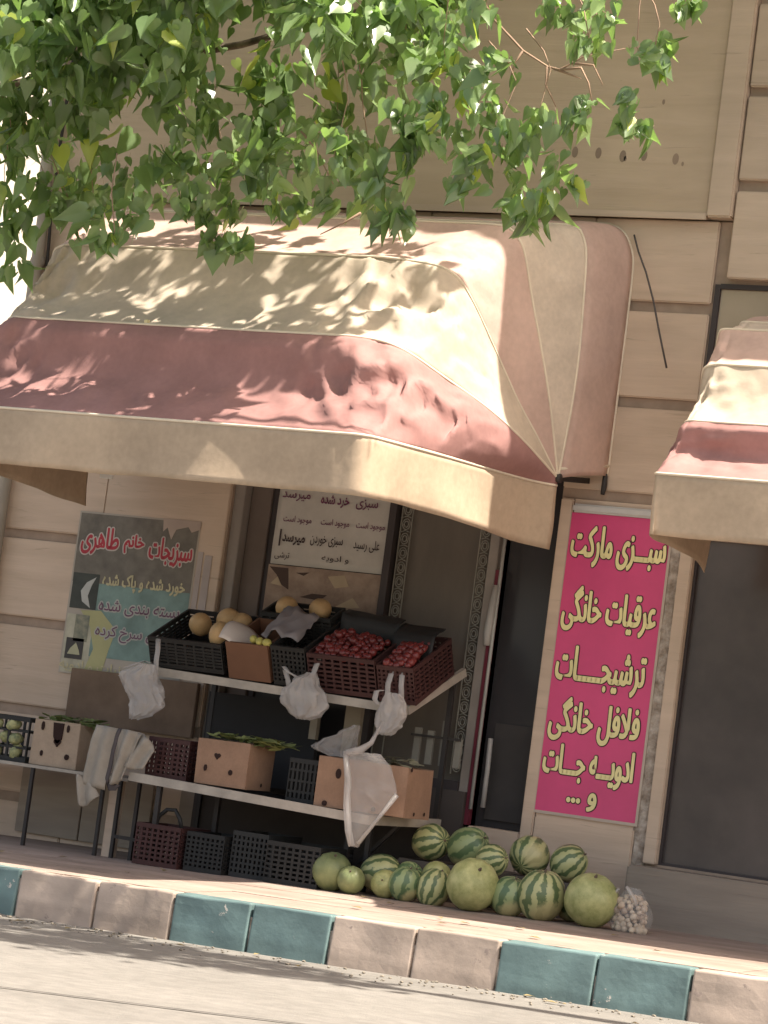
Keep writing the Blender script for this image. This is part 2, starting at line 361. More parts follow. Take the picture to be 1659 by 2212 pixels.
def fat(s, x0, x1, z0, z1, y, r, mbo, n=10):
    """heavy lettering: the word repeated round a small circle, each copy a hair behind the last"""
    base = letters(s, x0+r, x1-r, z0+r, z1-r, 0.0); k0 = 0
    offs = [(0, 0)]+[(r*math.cos(2*PI*k/n), r*math.sin(2*PI*k/n)) for k in range(n)]
    for k, (dx, dz) in enumerate(offs): mbo.add([(v.x+dx, y+.00006*k, v.z+dz) for v in base.v], base.f)
    return mbo

# ---------------------------------------------------------------- ground
def G(x, y): return .017*x+.02*(y+2.6)
def sheet(name, xs, ys, zf, m):
    b = MB(); b.grid([[(x, y, zf(x, y)) for y in ys] for x in xs], smooth=True); o = b.build(name, m); return tag(o, kind='structure')
def lerp(a, b, t): return a+(b-a)*t
def lin(a, b, n): return [a+(b-a)*i/(n-1) for i in range(n)]
def rz(x): return .017*max(-12, min(12, x))-.255
sheet('road', [-300, -60, -12, -8, -4, 0, 4, 8, 12, 60, 300], [-300, -60, -20, -12, -7.3], lambda x, y: rz(x)-.006, mat('asphalt', (.17, .155, .135), .9, scale=2, bump=.3, bscale=80))
sheet('parking_lane', [-300, -60, -12]+lin(-8, 10, 37)+[12, 60, 300], lin(-7.32, -2.55, 30), lambda x, y: rz(x)+.004*N((x*.5, y*1.2, 0))+(-.006*math.exp(-((y+3.9)/.05)**2)), ROADM)
m_ = MB(); rr_ = random.Random(5)
P = []
for i in range(60):
    t = i/59; x = -3+9*t; y = -7.0+.43*(x+1.5)+.03*N((x*2, 0, 1)); w = .014+.010*N((x*5, 2, 2)); P.append([(x, y-w, rz(x)+.006), (x, y+w, rz(x)+.006)])
m_.grid(P); tag(m_.build('road_seam', plain('tar_seam', (.07, .062, .055), .9)), kind='structure')
m_ = MB()
for _ in range(260):
    x = rr_.uniform(-3, 3.2); y = -2.63-abs(rr_.gauss(0, .22)); r_ = rr_.uniform(.003, .011); z = rz(x)+.004
    bm_ = bmesh.new(); bmesh.ops.create_icosphere(bm_, subdivisions=1, radius=r_)
    for v in bm_.verts: v.co = Vector((v.co.x*rr_.uniform(.8, 1.6)+x, v.co.y*rr_.uniform(.8, 1.4)+y, v.co.z*.6+z))
    m_.bm(bm_)
tag(m_.build('gutter_grit', mat('grit', (.22, .19, .15), .9, scale=30)), 'loose grit and crumbs lying in the gutter along the kerb', 'grit', kind='stuff')
m_ = MB()
for _ in range(46):
    if rr_.random() < .5: x = rr_.uniform(-3, 3); y = -2.66-abs(rr_.gauss(0, .5)); z = rz(x)+.008
    else: x = rr_.uniform(-3, 2.6); y = rr_.uniform(-2.4, -1.1); z = G(x, y)+.010
    a = rr_.uniform(0, 6.3); L = rr_.uniform(.02, .045); d = Vector((math.cos(a), math.sin(a), 0))*L; e = Vector((-math.sin(a), math.cos(a), 0))*L*.6; c = Vector((x, y, z))
    m_.add([c-d, c+e+Vector((0, 0, .006)), c+d+Vector((0, 0, .004)), c-e+Vector((0, 0, .008))], [(0, 1, 2), (0, 2, 3)])
tag(m_.build('fallen_leaves', mat('dry_fallen_leaf', (.30, .22, .10), .8, col2=(.16, .13, .06), scale=12)), 'dry fallen leaves scattered over pavement and gutter', 'leaves', kind='stuff')
# pavement slab, joints cut as dark gaps between long stones
b = MB()
for j, (y0, y1) in enumerate(((-2.46, -1.95), (-1.943, -1.4), (-1.393, -.85), (-.843, -.3), (-.293, .3))):
    x = -12+.4*(j % 2)
    while x < 12:
        w = .8
        P = [(x+.003, y0), (x+w-.003, y0), (x+w-.003, y1), (x+.003, y1)]; d = random.uniform(0, .004)
        b.add([(px, py, G(px, py)+d) for px, py in P]+[(px, py, G(px, py)-.06) for px, py in P], [(0, 1, 2, 3), (0, 4, 5, 1), (1, 5, 6, 2), (2, 6, 7, 3), (3, 7, 4, 0)])
        x += w
tag(b.build('pavement', PAVE), kind='structure')
sheet('pavement_bed', lin(-60, 60, 31), [-2.5, 0, .4], lambda x, y: G(x, y)-.012 if abs(x) < 14 else G(math.copysign(14, x), y)-.012, GROUT)
sheet('ground', [-300, -60, -14, 14, 60, 300], [.35, 60, 300], lambda x, y: -.05, ROADM)

# kerb stones
joints = [-3.29, -2.79, -2.30, -1.806, -1.287, -.791, -.303, .187, .681, 1.166, 1.705, 2.213, 2.72, 3.22]
cols = 'TTTBBTTBBTTBB'
klab = {2: 'teal painted kerb stone cut off by the left edge of the photo', 3: 'beige kerb stone right of the leftmost teal one, left of its beige pair',
        4: 'beige kerb stone in front of the dark crates, just left of the middle teal pair', 5: 'teal kerb stone left of the middle pair, in front of the black crates',
        6: 'teal kerb stone right of the middle pair, in front of the leftmost melon', 7: 'beige kerb stone just right of the middle teal pair, in front of the melons',
        8: 'beige kerb stone just left of the right hand teal pair', 9: 'teal kerb stone with chipped top edge, left of the right hand teal pair',
        10: 'teal kerb stone right of the right hand teal pair, below the garlic bag', 11: 'beige kerb stone in the bottom right corner of the photo'}
for i in range(2, 12):
    x0, x1 = joints[i], joints[i+1]; bb = MB(); bm = bmesh.new(); bmesh.ops.create_cube(bm, size=1)
    for v in bm.verts:
        x = x0+.006 if v.co.x < 0 else x1-.006; y = -2.6 if v.co.y < 0 else -2.46
        z = G(x, -2.6)+.004 if v.co.z > 0 else G(x, -2.6)-.42
        if v.co.y < 0 and v.co.z > 0: y += .012
        if v.co.y < 0 and v.co.z < 0: y -= .02
        v.co = Vector((x+random.uniform(-.003, .003), y+random.uniform(-.004, .004), z+random.uniform(-.003, .003)))
    bmesh.ops.subdivide_edges(bm, edges=bm.edges[:], cuts=7, use_grid_fill=True)
    for v in bm.verts: v.co += Vector((0, 1, 1))*.007*N(v.co, 6)
    bb.bm(bm)
    o = bb.build('kerb_stone', TEAL if cols[i] == 'T' else KERBB)
    md = o.modifiers.new('bevel', 'BEVEL'); md.width = .012; md.segments = 3; md.limit_method = 'ANGLE'; md.angle_limit = .8
    tag(o, klab[i], 'kerb stone', 'painted kerb stones along the road')
b = MB()
for xa, xb in ((-12, -2.30), (2.72, 12)):
    b.box(xa, xb, -2.6, -2.46, -.5, 0)
for v in b.v:
    if v.z == 0: v.z = G(v.x, -2.6)
tag(b.build('kerb', KERBB), kind='structure')
b = MB(); b.box(-2.3, 2.72, -2.578, -2.47, -.4, -.075)
tag(b.build('kerb_mortar', MORTAR), kind='structure')

# ---------------------------------------------------------------- shop building
bld = empty('shop_building', (0, 0, 0), 'travertine faced building with shop openings and a flat upper panel', 'building')
b = MB()
XR = 12.0
for x0, x1, z0, z1 in ((-4.1, -2.30, -.3, 4.35), (-2.30, .05, 2.80, 4.35), (.05, .885, -.3, 4.35), (.885, 3.2, 2.46, 3.97), (.885, 3.2, -.3, .43), (3.2, XR, -.3, 4.35), (.885, 3.2, 3.97, 4.35)):
    b.box(x0, x1, 0.0, .3, z0, z1)
b.box(-4.1, -3.8, .3, 9, -.3, 9.5); b.box(XR-.3, XR, .3, 9, -.3, 9.5); b.box(-3.8, XR-.3, 8.7, 9, -.3, 9.5)
b.box(-3.8, XR-.3, .3, 8.7, 3.4, 3.6); b.box(-3.8, XR-.3, .3, 8.7, 9.3, 9.5)
b.box(-3.8, XR-.3, 4.0, 4.2, -.3, 3.4)
b.build('wall', GROUT, bld)
# stone courses (real grooves between them)
b = MB(); zs = [-.3, .25, .84, 1.43, 2.02, 2.61, 3.20, 3.80, 4.35]
def course(x0, x1, z0, z1, y=-.028):
    b.box(x0, x1, y, -.001, z0, z1, bev=.008)
for i in range(8):
    lo, hi = zs[i]+(.035 if i else 0), zs[i+1]-(.03 if i < 7 else .003)
    course(-4.1, -3.26, lo, hi); course(-3.254, -2.302, lo, hi) if hi < 1.5 else None
    if lo > 2.8: course(-3.254, -1.1, lo, hi); course(-1.094, .05, lo, hi)
    if lo > 2.6: course(.056, .875, lo, hi)
course(.056, .14, .05, 2.58); course(.145, .80, .05, .62)
b.build('stone_courses', STONE, bld)
b = MB(); b.box(-3.254, -2.302, -.036, -.001, 1.405, 2.78, bev=.004); b.build('smooth_slab', STONE_L, bld)
b = MB(); b.box(.145, .80, -.012, -.001, .62, 2.58); b.build('sign_backing', STONE, bld)
# broken mortar strip and door surround
b = MB(); P = []
for i in range(60):
    z = .40+(2.56-.40)*i/59; row = []
    for j, x in enumerate((.795, .815, .84, .865, .885)):
        row.append((x+.012*N((z*7, j, 3)), -.012-.022*abs(N((z*9, j*2.3, 1)))-(.0 if 0 < j < 4 else -.008), z))
    P.append(row)
b.grid(P, smooth=False); b.build('mortar_strip', MORTAR, bld)
b = MB(); b.box(.886, .968, -.05, .12, .43, 2.46, bev=.006); b.box(.968, 3.2, -.05, .12, 2.40, 2.46, bev=.006); b.build('door_frame', STONE_L, bld)
b = MB(); b.box(.87, 3.3, -.25, -.002, -.2, .415, bev=.012); b.box(.0, .86, -.06, -.03, .03, .2); b.build('step', BASESTONE, bld)
# upper floors: smooth panel, pilaster and coursed stone, unseen shading overhang above
b = MB(); b.box(-4.1, .80, -.07, .3, 4.36, 6.75, bev=.006); b.build('upper_panel', STONE_U, bld)
b = MB(); b.box(-4.1, .80, -.085, -.071, 4.345, 4.385); b.build('panel_edge', STONE_L, bld)
b = MB(); b.box(.803, .965, -.10, .3, 4.36, 6.75, bev=.01); b.build('pilaster', STONE_L, bld)
b = MB()
for z0, z1 in ((3.99, 4.53), (4.60, 5.12), (5.18, 5.70), (5.77, 6.3)):
    b.box(.975, 2.6, -.075, .0, z0, z1, bev=.008); b.box(2.606, 5, -.075, .0, z0, z1, bev=.008)
b.build('upper_courses', STONE_L, bld)
b = MB(); b.box(.968, XR, -.03, .3, 4.36, 6.75); b.build('upper_wall', GROUT, bld)
b = MB(); b.box(-4.1, XR, -1.15, 8.9, 6.78, 9.6, bev=.02); b.build('shading_overhang', STONE, bld)  # unseen storeys, reach set so their shadow edge crosses the awning
b = MB(); b.box(.93, 2.6, -.004, .0, 3.0, 3.93); b.build('recessed_panel', OLIVE, bld)
b = MB(); b.box(.89, .925, -.02, .0, 3.0, 3.96); b.box(.925, 2.6, -.02, .0, 3.935, 3.965); b.build('panel_shadow_strip', DARKFR, bld)  # solid dark strips stand in for the shadow along the recess edge
# small round stains left by fixings on the panel
PLUG = plain('plug_stain', (.30, .225, .17), .9)
for x, z, r in ((-.13, 4.75, .03), (.03, 4.747, .03), (.197, 4.730, .032), (.215, 4.715, .014), (.339, 4.738, .03), (.55, 4.72, .03), (.60, 4.69, .012), (.424, 5.078, .014)):
    n = 14; vs = [(x+r*.7*math.cos(2*PI*k/n), -.0715, z+r*1.2*math.sin(2*PI*k/n)) for k in range(n)]; b = MB(); b.add(vs, [tuple(range(n))]); b.build('plugged_hole', PLUG, bld)
# right shop door: dark glass in a frame
GLASS = NT('dark_glass'); GLASS.b.inputs['Base Color'].default_value = (.045, .043, .045, 1); GLASS.b.inputs['Roughness'].default_value = .22; GLASS.b.inputs['Specular IOR Level'].default_value = .35; GLASS = GLASS.m
GLASS2 = mat('curtained_glass', (.15, .128, .105), .5, var=.12, scale=1.6, spec=.35, stretch=(2, 1, .6))
f = MB(); f.box(.969, .985, .0, .08, .43, 2.40); f.box(.985, 3.2, .0, .08, .43, .445); fo = f.build('door_panel', DARKFR, bld)
b = MB(); b.box(.985, 3.2, .03, .05, .445, 2.40); b.build('glass', mat('dusty_dark_glass', (.095, .08, .075), .2, col2=(.06, .052, .05), scale=1.1, spec=.35), bld)

# left shop front
b = MB()
b.box(-2.30, -2.22, .02, .16, .1, 2.80, bev=.004); b.build('window_post', GREYFR, bld); b = MB(); b.box(-.43, -.365, .06, .16, .47, 2.80, bev=.004)
b.build('window_post', GREYFR, bld)
b = MB(); b.box(-2.215, -2.06, .10, .18, .1, 2.80, bev=.004); b.build('window_post_brown', plain('brown_frame', (.16, .125, .105), .6), bld)
b = MB(); b.box(-1.155, -1.105, .04, .16, .8, 2.80); b.box(-2.06, -2.02, .12, .2, .1, 2.8); b.box(-2.06, -.43, .04, .16, 2.66, 2.80); b.box(-2.06, -.43, .04, .16, .70, .76); b.build('window_frame_dark', DARKFR, bld)
b = MB(); b.box(-2.02, -1.155, .14, .15, .76, 2.66); b.build('window_glass', GLASS, bld)
b = MB(); b.box(-1.105, -.43, .12, .13, .76, 2.66); b.build('window_glass_curtained', GLASS2, bld)
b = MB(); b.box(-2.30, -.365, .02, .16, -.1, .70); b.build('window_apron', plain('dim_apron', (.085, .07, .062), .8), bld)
b = MB(); b.box(-.362, -.335, .05, .10, .5, 2.10); b.build('red_strip', REDST, bld)
b = MB(); b.box(-.335, .05, .16, .18, .5, 2.8); b.build('shop_door', GLASS, bld)
b = MB(); b.box(-.27, .02, .142, .158, .55, 1.15); b.build('door_lower_panel', plain('door_kick', (.055, .05, .048), .7), bld)
b = MB(); b.box(-.30, .05, -.02, .16, -.1, .50, bev=.006); b.build('door_sill', STONE, bld)
b = MB(); b.tube([(-.315, .03, 2.75), (-.318, .03, .60)], .011); b.build('door_pole', plain('pale_pole', (.42, .42, .39), .4), bld)
b = MB(); b.tube([(-.33, .015, 2.0), (-.345, .01, 1.7), (-.34, .012, 1.62)], [.02, .026, .022], 10); b.build('door_handle', plain('handle_wrap', (.42, .40, .37), .5), bld); b = MB(); b.tube([(-.25, .05, 1.05), (-.245, .05, .85), (-.25, .06, .62)], .016, 8); b.build('door_handle', plain('handle', (.40, .38, .36), .4), bld)
# lace strips of rings hanging either side of the curtained glass
lace = plain('lace_white', (.28, .27, .23), .8)
for sx in (-1.045, -.475):
    b = MB(); z = .85 if sx > -.6 else 1.5
    b.box(sx-.040, sx-.034, .08, .09, .8, 2.62); b.box(sx+.036, sx+.041, .08, .09, .8, 2.62)
    while z < 2.6:
        for rr in (.030, .017):
            b.tube([(sx+rr*math.cos(a)*.9, .085, z+rr*1.15*math.sin(a)) for a in [2*PI*k/14 for k in range(14)]], .0042, 5, closed=True)
        b.tube([(sx-.03, .085, z+.042), (sx, .085, z+.052), (sx+.03, .085, z+.042)], .004, 5)
        z += .093
    b.build('lace_strip', lace, bld)

# neighbouring sunlit building beyond the left corner
b = MB(); b.box(-14, -7.4, 2.0, 16, -.3, 8.5)
nb = empty('neighbouring_building', (-9, 8, -.3), 'bright sunlit cream wall seen past the left corner of the shop', 'building')
b.build('wall', WHITEWALL, nb)
b = MB(); b.box(-7.41, -7.36, 3.2, 15, 3.35, 3.42); b.box(-7.41, -7.36, 3.2, 15, 2.62, 2.66); b.build('moulding', plain('moulding', (.70, .62, .50), .9), nb)
b = MB(); b.box(-7.40, -7.3, 3.2, 3.9, 2.2, 2.5); b.box(-7.40, -7.3, 3.0, 3.7, 1.45, 1.8); b.build('window', plain('grey_window', (.30, .27, .26), .5), nb)  # window blocks in one even grey

# drain pipe and black cable on the left corner
dp = empty('drain_pipe', (-4.05, -.09, 0), 'pale grey drain pipe running down the left corner of the shop wall', 'pipe')
b = MB(); b.tube([(-4.05, -.09, 0), (-4.05, -.09, 4.34), (-4.05, -.14, 4.5), (-4.05, -.14, 6.7)], .042, 14); b.build('pipe', PIPE, dp)
b = MB()
for z in (1.2, 2.9, 3.9, 5.2): b.tube([(-4.05, -.05-(.05 if z > 4.4 else 0), z), (-4.05, -.1-(.05 if z > 4.4 else 0), z+.001)], .052, 14); b.box(-4.1, -4.0, -.06, -.028, z-.015, z+.015)
b.build('bracket', GREYFR, dp)
b = MB(); b.tube([(-3.97, -.10, 6.5), (-3.975, -.12, 4.6), (-3.98, -.10, 4.2), (-3.985, -.06, 3.9), (-4.0, -.05, 3.6), (-4.02, -.05, 3.2)], .011, 6)
tag(b.build('power_cable', DARKM), 'black cable hanging beside the drain pipe at the left corner', 'cable')
b = MB(); b.tube([(.33, -.05, 4.24), (.385, -.08, 4.13), (.46, -.1, 4.0), (.53, -.1, 3.83), (.60, -.1, 3.62), (.672, -.1, 3.415)], .0065, 6)
tag(b.build('power_cable', plain('grey_cable', (.10, .085, .08), .7)), 'thin dark cable dangling over the stone courses right of the big awning', 'cable')

# ---------------------------------------------------------------- awnings
def bow(xl, xr, hy, hz, alpha, prof, sc=1.0, lf=.35, nside=64, nbar=90):
    """U shaped bow from the right hub round to the left hub; prof: (distance along the arm, offset in x from the hub)"""
    ca, sa = math.cos(alpha), math.sin(alpha)
    pr = [Vector((u*sc, d*sc, 0)) for u, d in prof]; dense = []
    for k in range(len(pr)-1):
        p0 = pr[max(0, k-1)]; p1 = pr[k]; p2 = pr[k+1]; p3 = pr[min(len(pr)-1, k+2)]
        for q in range(12):
            t = q/12; dense.append(.5*((2*p1)+(p2-p0)*t+(2*p0-5*p1+4*p2-p3)*t*t+(3*p1-p0-3*p2+p3)*t**3))
    dense.append(pr[-1]); cum = [0]
    for a, b_ in zip(dense, dense[1:]): cum.append(cum[-1]+(b_-a).length)
    side = []; k = 0
    for i in range(nside):
        L = cum[-1]*i/nside
        while cum[k+1] < L: k += 1
        t = (L-cum[k])/max(1e-9, cum[k+1]-cum[k]); side.append(dense[k].lerp(dense[k+1], t))
    R = pr[-1].x; end = pr[-1].y
    P = lambda u, x: Vector((x, hy-ca*u, hz+sa*u))
    pts = [P(v.x, xr+v.y) for v in side]
    pts += [P(R, x) for x in lin(xr+end, xl-end*lf, nbar)]
    pts += [P(v.x, xl-v.y*lf) for v in side[::-1]]
    return pts
PROF = [[(0, 0), (.22, -.10), (.67, -.175), (1.12, -.235), (1.42, -.29), (1.62, -.33), (1.74, -.36), (1.795, -.42), (1.80, -.52)],
        [(0, 0), (.45, -.07), (.81, -.17), (1.15, -.33), (1.34, -.42), (1.44, -.49), (1.50, -.58), (1.53, -.75)],
        [(0, 0), (.29, -.08), (.53, -.155), (.88, -.235), (1.16, -.30), (1.34, -.36), (1.41, -.42), (1.45, -.50), (1.475, -.66), (1.49, -.85)],
        [(0, 0), (.43, -.04), (.765, -.09), (1.07, -.145), (1.35, -.19), (1.44, -.23), (1.50, -.29), (1.515, -.38), (1.52, -.6)],
        [(0, 0), (.435, .03), (.77, .035), (1.09, .02), (1.37, .0), (1.48, -.035), (1.535, -.08), (1.55, -.16), (1.55, -.4)]]
PROFW = [(0, 0), (.4, .0), (1.0, .0), (1.30, -.005), (1.42, -.03), (1.52, -.09), (1.565, -.18), (1.575, -.3), (1.575, -.5)]

def awning(name, xl, xr, hy, hz, R, alphas, sc, wallz, valh, label, group, seed, lip):
    root = empty(name, ((xl+xr)/2, 0, hz), label, 'awning', group)
    bows = [bow(xl, xr, hy, hz-(.045*sc if i_ == 0 else 0), al, pf, sc) for i_, (al, pf) in enumerate(zip(alphas, PROF))]
    n = len(bows[0]); cols_ = [PINK, CREAM_GRAZED, PINK, CREAM]; sag = [.115, .055, .035, .03]; M = 24
    nside, nc, nbar = 64, 0, 90
    for k in range(len(bows)-1):
        A, B = bows[k], bows[k+1]; P = []
        for i in range(n):
            row = []
            d_bar = min(1, max(0, (i-42)/28.0))*min(1, max(0, (n-1-i-42)/28.0))
            for j in range(M):
                t = j/(M-1); p = A[i].lerp(B[i], t)
                hub = Vector((p.x, hy, hz)); rad = (hub-p); L = rad.length
                if L > 1e-6: rad.normalize()
                e = math.sin(PI*t)
                sg = sag[k]*(L/R)*e
                if k == 0: sg = (sag[0]*math.sin(PI*min(1, t*1.15+.0))**1.0)*(.55+.45*(1 if t > .45 else t/.45))*(L/R)*d_bar
                q_out = .05*(1-d_bar)*e*min(1, i/18.0)*min(1, (n-1-i)/18.0)*(1 if i < n/2 else -1) if k == 0 else 0
                q = p+rad*sg
                # wrinkles: soft long ones on the bar part, sharp radial folds round the corner
                w = .012*N((p.x*5+seed, p.y*4, p.z*9))*e
                cz = min(1, 1.6*max(0, 1-abs(i-50)/34.0)+1.6*max(0, 1-abs(n-1-i-50)/34.0))
                fold = 1-2.4*abs(N((i*.13+t*1.2+seed, t*1.9-i*.03, k*3.3)))+.4*(1-2.4*abs(N((i*.27, t*3.6+i*.09, k*5.1+seed))))+(.20*(1-3*abs(N((i*.05+9, t*6.5+i*.11, k+seed)))))
                w += sc**2*(.082, .066, .030, .036)[k]*cz*(e**.6)*(fold-.6)
                fs = max(0, 1-abs(i-20)/24.0)*.010*e*N((i*.3, t*3, seed+4*k)); w += fs
                if k == 0 and t < .5: w += .045*d_bar*math.sin(PI*t*2)*N((p.x*6+t*2, t*5, seed+9))
                q = q-rad*w
                if k == 0: q.x += q_out
                row.append(q)
            P.append(row)
        m = MB(); m.grid(P); m.build('canopy_panel', PINK_SHADE if k == 0 else cols_[k], root, thick=.003)
    # valance hanging from the front bow
    A = bows[0]; P = []; acc = 0
    for i in range(n):
        if i: acc += (A[i]-A[i-1]).length
        row = []; dh = min(1, i/40.0)*min(1, (n-1-i)/40.0)
        h = valh*(1.16-.16*dh)+.008*N((acc*3, seed, 1))
        out = Vector((0, -1, 0)) if nside < i < n-nside else (Vector((1, 0, 0)) if i < nside else Vector((-1, 0, 0)))
        for j in range(10):
            t = j/9; q = A[i]+Vector((0, 0, -h*t))+out*(.022*t*math.sin(acc*6.0+seed)+.03*t*N((acc*1.7, t, seed)))
            row.append(q)
        P.append(row)
    m = MB(); m.grid(P); m.build('valance', CREAM_SHADE, root, thick=.003)
    # hems along the bows
    for k in range(len(bows)):
        m = MB(); m.tube([p for i, p in enumerate(bows[k]) ], .0085, 7); m.build('hem', HEM, root)
    # return panel from the last bow back to the wall
    A = bows[-1]; P = []; lo = lip
    Bq = bow(xl-.12*lo, xr+.12*lo, -.035, hz+.09, math.radians(90), PROFW, sc, 1.0)
    for i in range(n):
        a_ = A[i].copy(); b_ = Bq[i].copy(); row = []
        for j in range(7):
            t = j/6; q = a_.lerp(b_, t); e = math.sin(PI*t)
            q += Vector((.02*e*(1 if i < n/2 else -1), 0, .01*e))+Vector((1, 0, 1))*.01*N((i*.2, t*2, seed))*e
            row.append(q)
        P.append(row)
    m = MB(); m.grid(P); m.build('return_panel', PINK, root, thick=.003)
    m = MB(); m.tube([A[2], Bq[2]], .011, 7); m.tube([A[-3], Bq[-3]], .011, 7); m.build('return_hem', HEM, root)
    m = MB(); m.tube([p for i, p in enumerate(Bq) if i % 2 == 0], .010, 7); m.build('wall_frame', HEM, root)
    # pivot brackets
    for x in (xl, xr):
        m = MB(); m.tube([(x-.015, hy, hz), (x+.02, hy, hz)], .028, 12); m.bar((x, hy, hz), (x, -.03, hz+.05), .012, .035); m.build('pivot_bracket', DARKM, root)
    m = MB(); m.tube([(xr+.11*lo, -.045, hz+.10), (xr+.115*lo, -.05, hz+.02), (xr+.11*lo, -.05, hz-.03)], [.014, .018, .013], 8); m.build('end_cap', DARKM, root)
    return root, bows
d2r = math.radians
AW, BW = awning('awning', -3.12, .225, -.5, 2.645, 1.5, [d2r(a) for a in (0, 21.5, 48, 70, 90)], 1.0, .16, .335,
       'large pink and cream striped dome awning over the greengrocer window', 'dome awnings over the shops', 3.0, 1.0)
AW2, BW2 = awning('awning', 1.21, 4.2, -.4, 2.60, 1.05, [d2r(a) for a in (1, 18, 42, 64, 90)], 0.69, .06, .34,
       'smaller pink and cream dome awning cut off by the right edge, over the dark door', 'dome awnings over the shops', 8.0, .6)
# little metal clip on the second bow and label on the valance
m = MB(); m.box(-1.93, -1.90, -1.925, -1.90, 3.14, 3.235, bev=.004); m.build('clip', plain('brass_clip', (.70, .60, .35), .4), AW)
m = MB(); m.box(-2.045, -1.955, -1.99, -1.975, 2.265, 2.345, bev=.003); m.build('valance_tag', WHITEP, AW)

# ---------------------------------------------------------------- magenta sign on the pillar
sg = empty('shop_sign', (.47, -.03, .65), 'tall magenta banner with yellow Farsi lettering on the pillar', 'sign')
SX0, SX1, SZ0, SZ1 = .137, .80, .655, 2.495
m = MB(); m.box(SX0, SX1, -.022, -.014, SZ0, SZ1); m.build('banner', SIGNP, sg)
m = MB(); m.box(SX0-.018, SX0, -.026, -.013, SZ0-.018, SZ1); m.box(SX1, SX1+.016, -.026, -.013, SZ0-.018, SZ1); m.box(SX0, SX1, -.026, -.013, SZ0-.018, SZ0)
m.build('edge_frame', plain('sign_edge', (.50, .42, .35), .7), sg)
m = MB(); m.box(SX0+.005, SX1-.02, -.045, -.013, SZ1+.001, SZ1+.055, bev=.012); m.build('top_rail', WHITEP, sg)
rows = [('سبـــزی مارکت', .02, .652, 2.165, 2.425), ('عرقیات خانگی', .015, .64, 1.765, 2.05), ('ترشیجـــــات', .02, .615, 1.40, 1.68),
        ('فلافل خانگی', .02, .62, 1.09, 1.365), ('ادویـــه جـــات', .015, .615, .835, 1.075), ('و ...', .2, .40, .685, .80)]
for s, a0, a1, z0, z1 in rows:
    bd = .026; mi = MB(); my = MB()
    fat(s, SX0+a0, SX0+a1, z0, z1, -.0275, .0058, my)
    # dark outline: the same letters, bolder, a hair behind
    fat(s, SX0+a0-.006, SX0+a1+.006, z0-.006, z1+.006, -.0250, .0118, mi, 14)
    mi.build('lettering_outline', INK, sg); my.build('lettering', YEL, sg)

# ---------------------------------------------------------------- poster pasted on the left wall
ps = empty('poster', (-2.97, -.04, 1.12), 'pasted green and brown poster with red Farsi heading on the left wall', 'poster')
PX0, PX1, PZ0, PZ1 = -3.43, -2.50, 1.13, 2.205
def quad(name, m_, x0, x1, z0, z1, y, par):
    m = MB(); m.box(x0, x1, y, y+.0008, z0, z1); return m.build(name, m_, par)
def poly(name, m_, pts, y, par):
    m = MB(); m.prism(pts, y, y+.0008); return m.build(name, m_, par)
quad('paper_edge', plain('poster_paper', (.42, .37, .31), .7), PX0-.012, PX1+.012, PZ0-.01, PZ1+.012, -.0385, ps)
quad('brown_field', mat('poster_brown', (.18, .16, .13), .6, scale=9), PX0, PX1, 1.74, PZ1, -.0400, ps)
quad('teal_field', mat('poster_teal', (.20, .29, .26), .6, var=.15, scale=5), PX0+.21, PX1, 1.25, 1.74, -.0400, ps)
quad('pale_field', mat('poster_pale', (.48, .45, .34), .6, scale=6), PX0, PX0+.21, PZ0, 1.52, -.0400, ps)
poly('yellow_swirl', plain('poster_yellow', (.42, .40, .20), .6), [(PX0+.10, 1.55), (PX0+.26, 1.56), (PX0+.40, 1.44), (PX0+.36, 1.3), (PX0+.33, 1.15), (PX0+.18, 1.13), (PX0+.24, 1.3), (PX0+.19, 1.45)], -.0412, ps)
quad('photo_inset', mat('poster_dark', (.055, .06, .05), .5, scale=8), PX0+.005, PX0+.215, 1.56, 1.80, -.0412, ps)
poly('white_leaf', plain('poster_white', (.50, .50, .46), .6), [(PX0+.19, 1.78), (PX0+.12, 1.74), (PX0+.08, 1.68), (PX0+.10, 1.61), (PX0+.17, 1.57), (PX0+.14, 1.65), (PX0+.16, 1.72)], -.0424, ps)
quad('photo_inset', mat('poster_photo', (.12, .13, .10), .5, col2=(.3, .28, .2), scale=30), PX0+.07, PX0+.18, 1.34, 1.52, -.0424, ps)
quad('photo_inset', plain('poster_photo_dark', (.06, .055, .05), .5), PX0+.02, PX0+.16, 1.22, 1.36, -.0424, ps)
poly('photo_detail', plain('poster_photo_light', (.46, .44, .28), .5), [(PX0+.04, 1.25), (PX0+.14, 1.25), (PX0+.13, 1.28), (PX0+.10, 1.33), (PX0+.06, 1.29)], -.0436, ps)
poly('torn_corner', plain('torn_paper', (.45, .36, .30), .8), [(PX1-.28, PZ1+.013), (PX1-.27, 2.13), (PX1-.24, 2.16), (PX1-.20, 2.08), (PX1-.17, 2.15), (PX1-.08, 2.175), (PX1-.05, 2.14), (PX1+.013, 2.165), (PX1+.013, PZ1+.013)], -.0424, ps)
pw = plain('poster_letter_edge', (.55, .48, .43), .6); pr = plain('poster_red', (.42, .045, .06), .6)
m1 = MB(); m2 = MB()
for s, x0, x1, z0, z1 in (('سبزیجات', -2.86, -2.52, 1.90, 2.09), ('خانم', -3.06, -2.90, 1.96, 2.09), ('طاهری', -3.40, -3.10, 1.93, 2.12)):
    fat(s, x0-.009, x1+.009, z0-.009, z1+.009, -.0438, .013, m1, 12); fat(s, x0, x1, z0, z1, -.0450, .004, m2)
m1.build('heading_edge', pw, ps); m2.build('heading', pr, ps)
m1 = MB(); m2 = MB(); m3 = MB()
fat('خورد شده و پاک شده', -3.19, -2.54, 1.70, 1.82, -.0438, .003, m1)
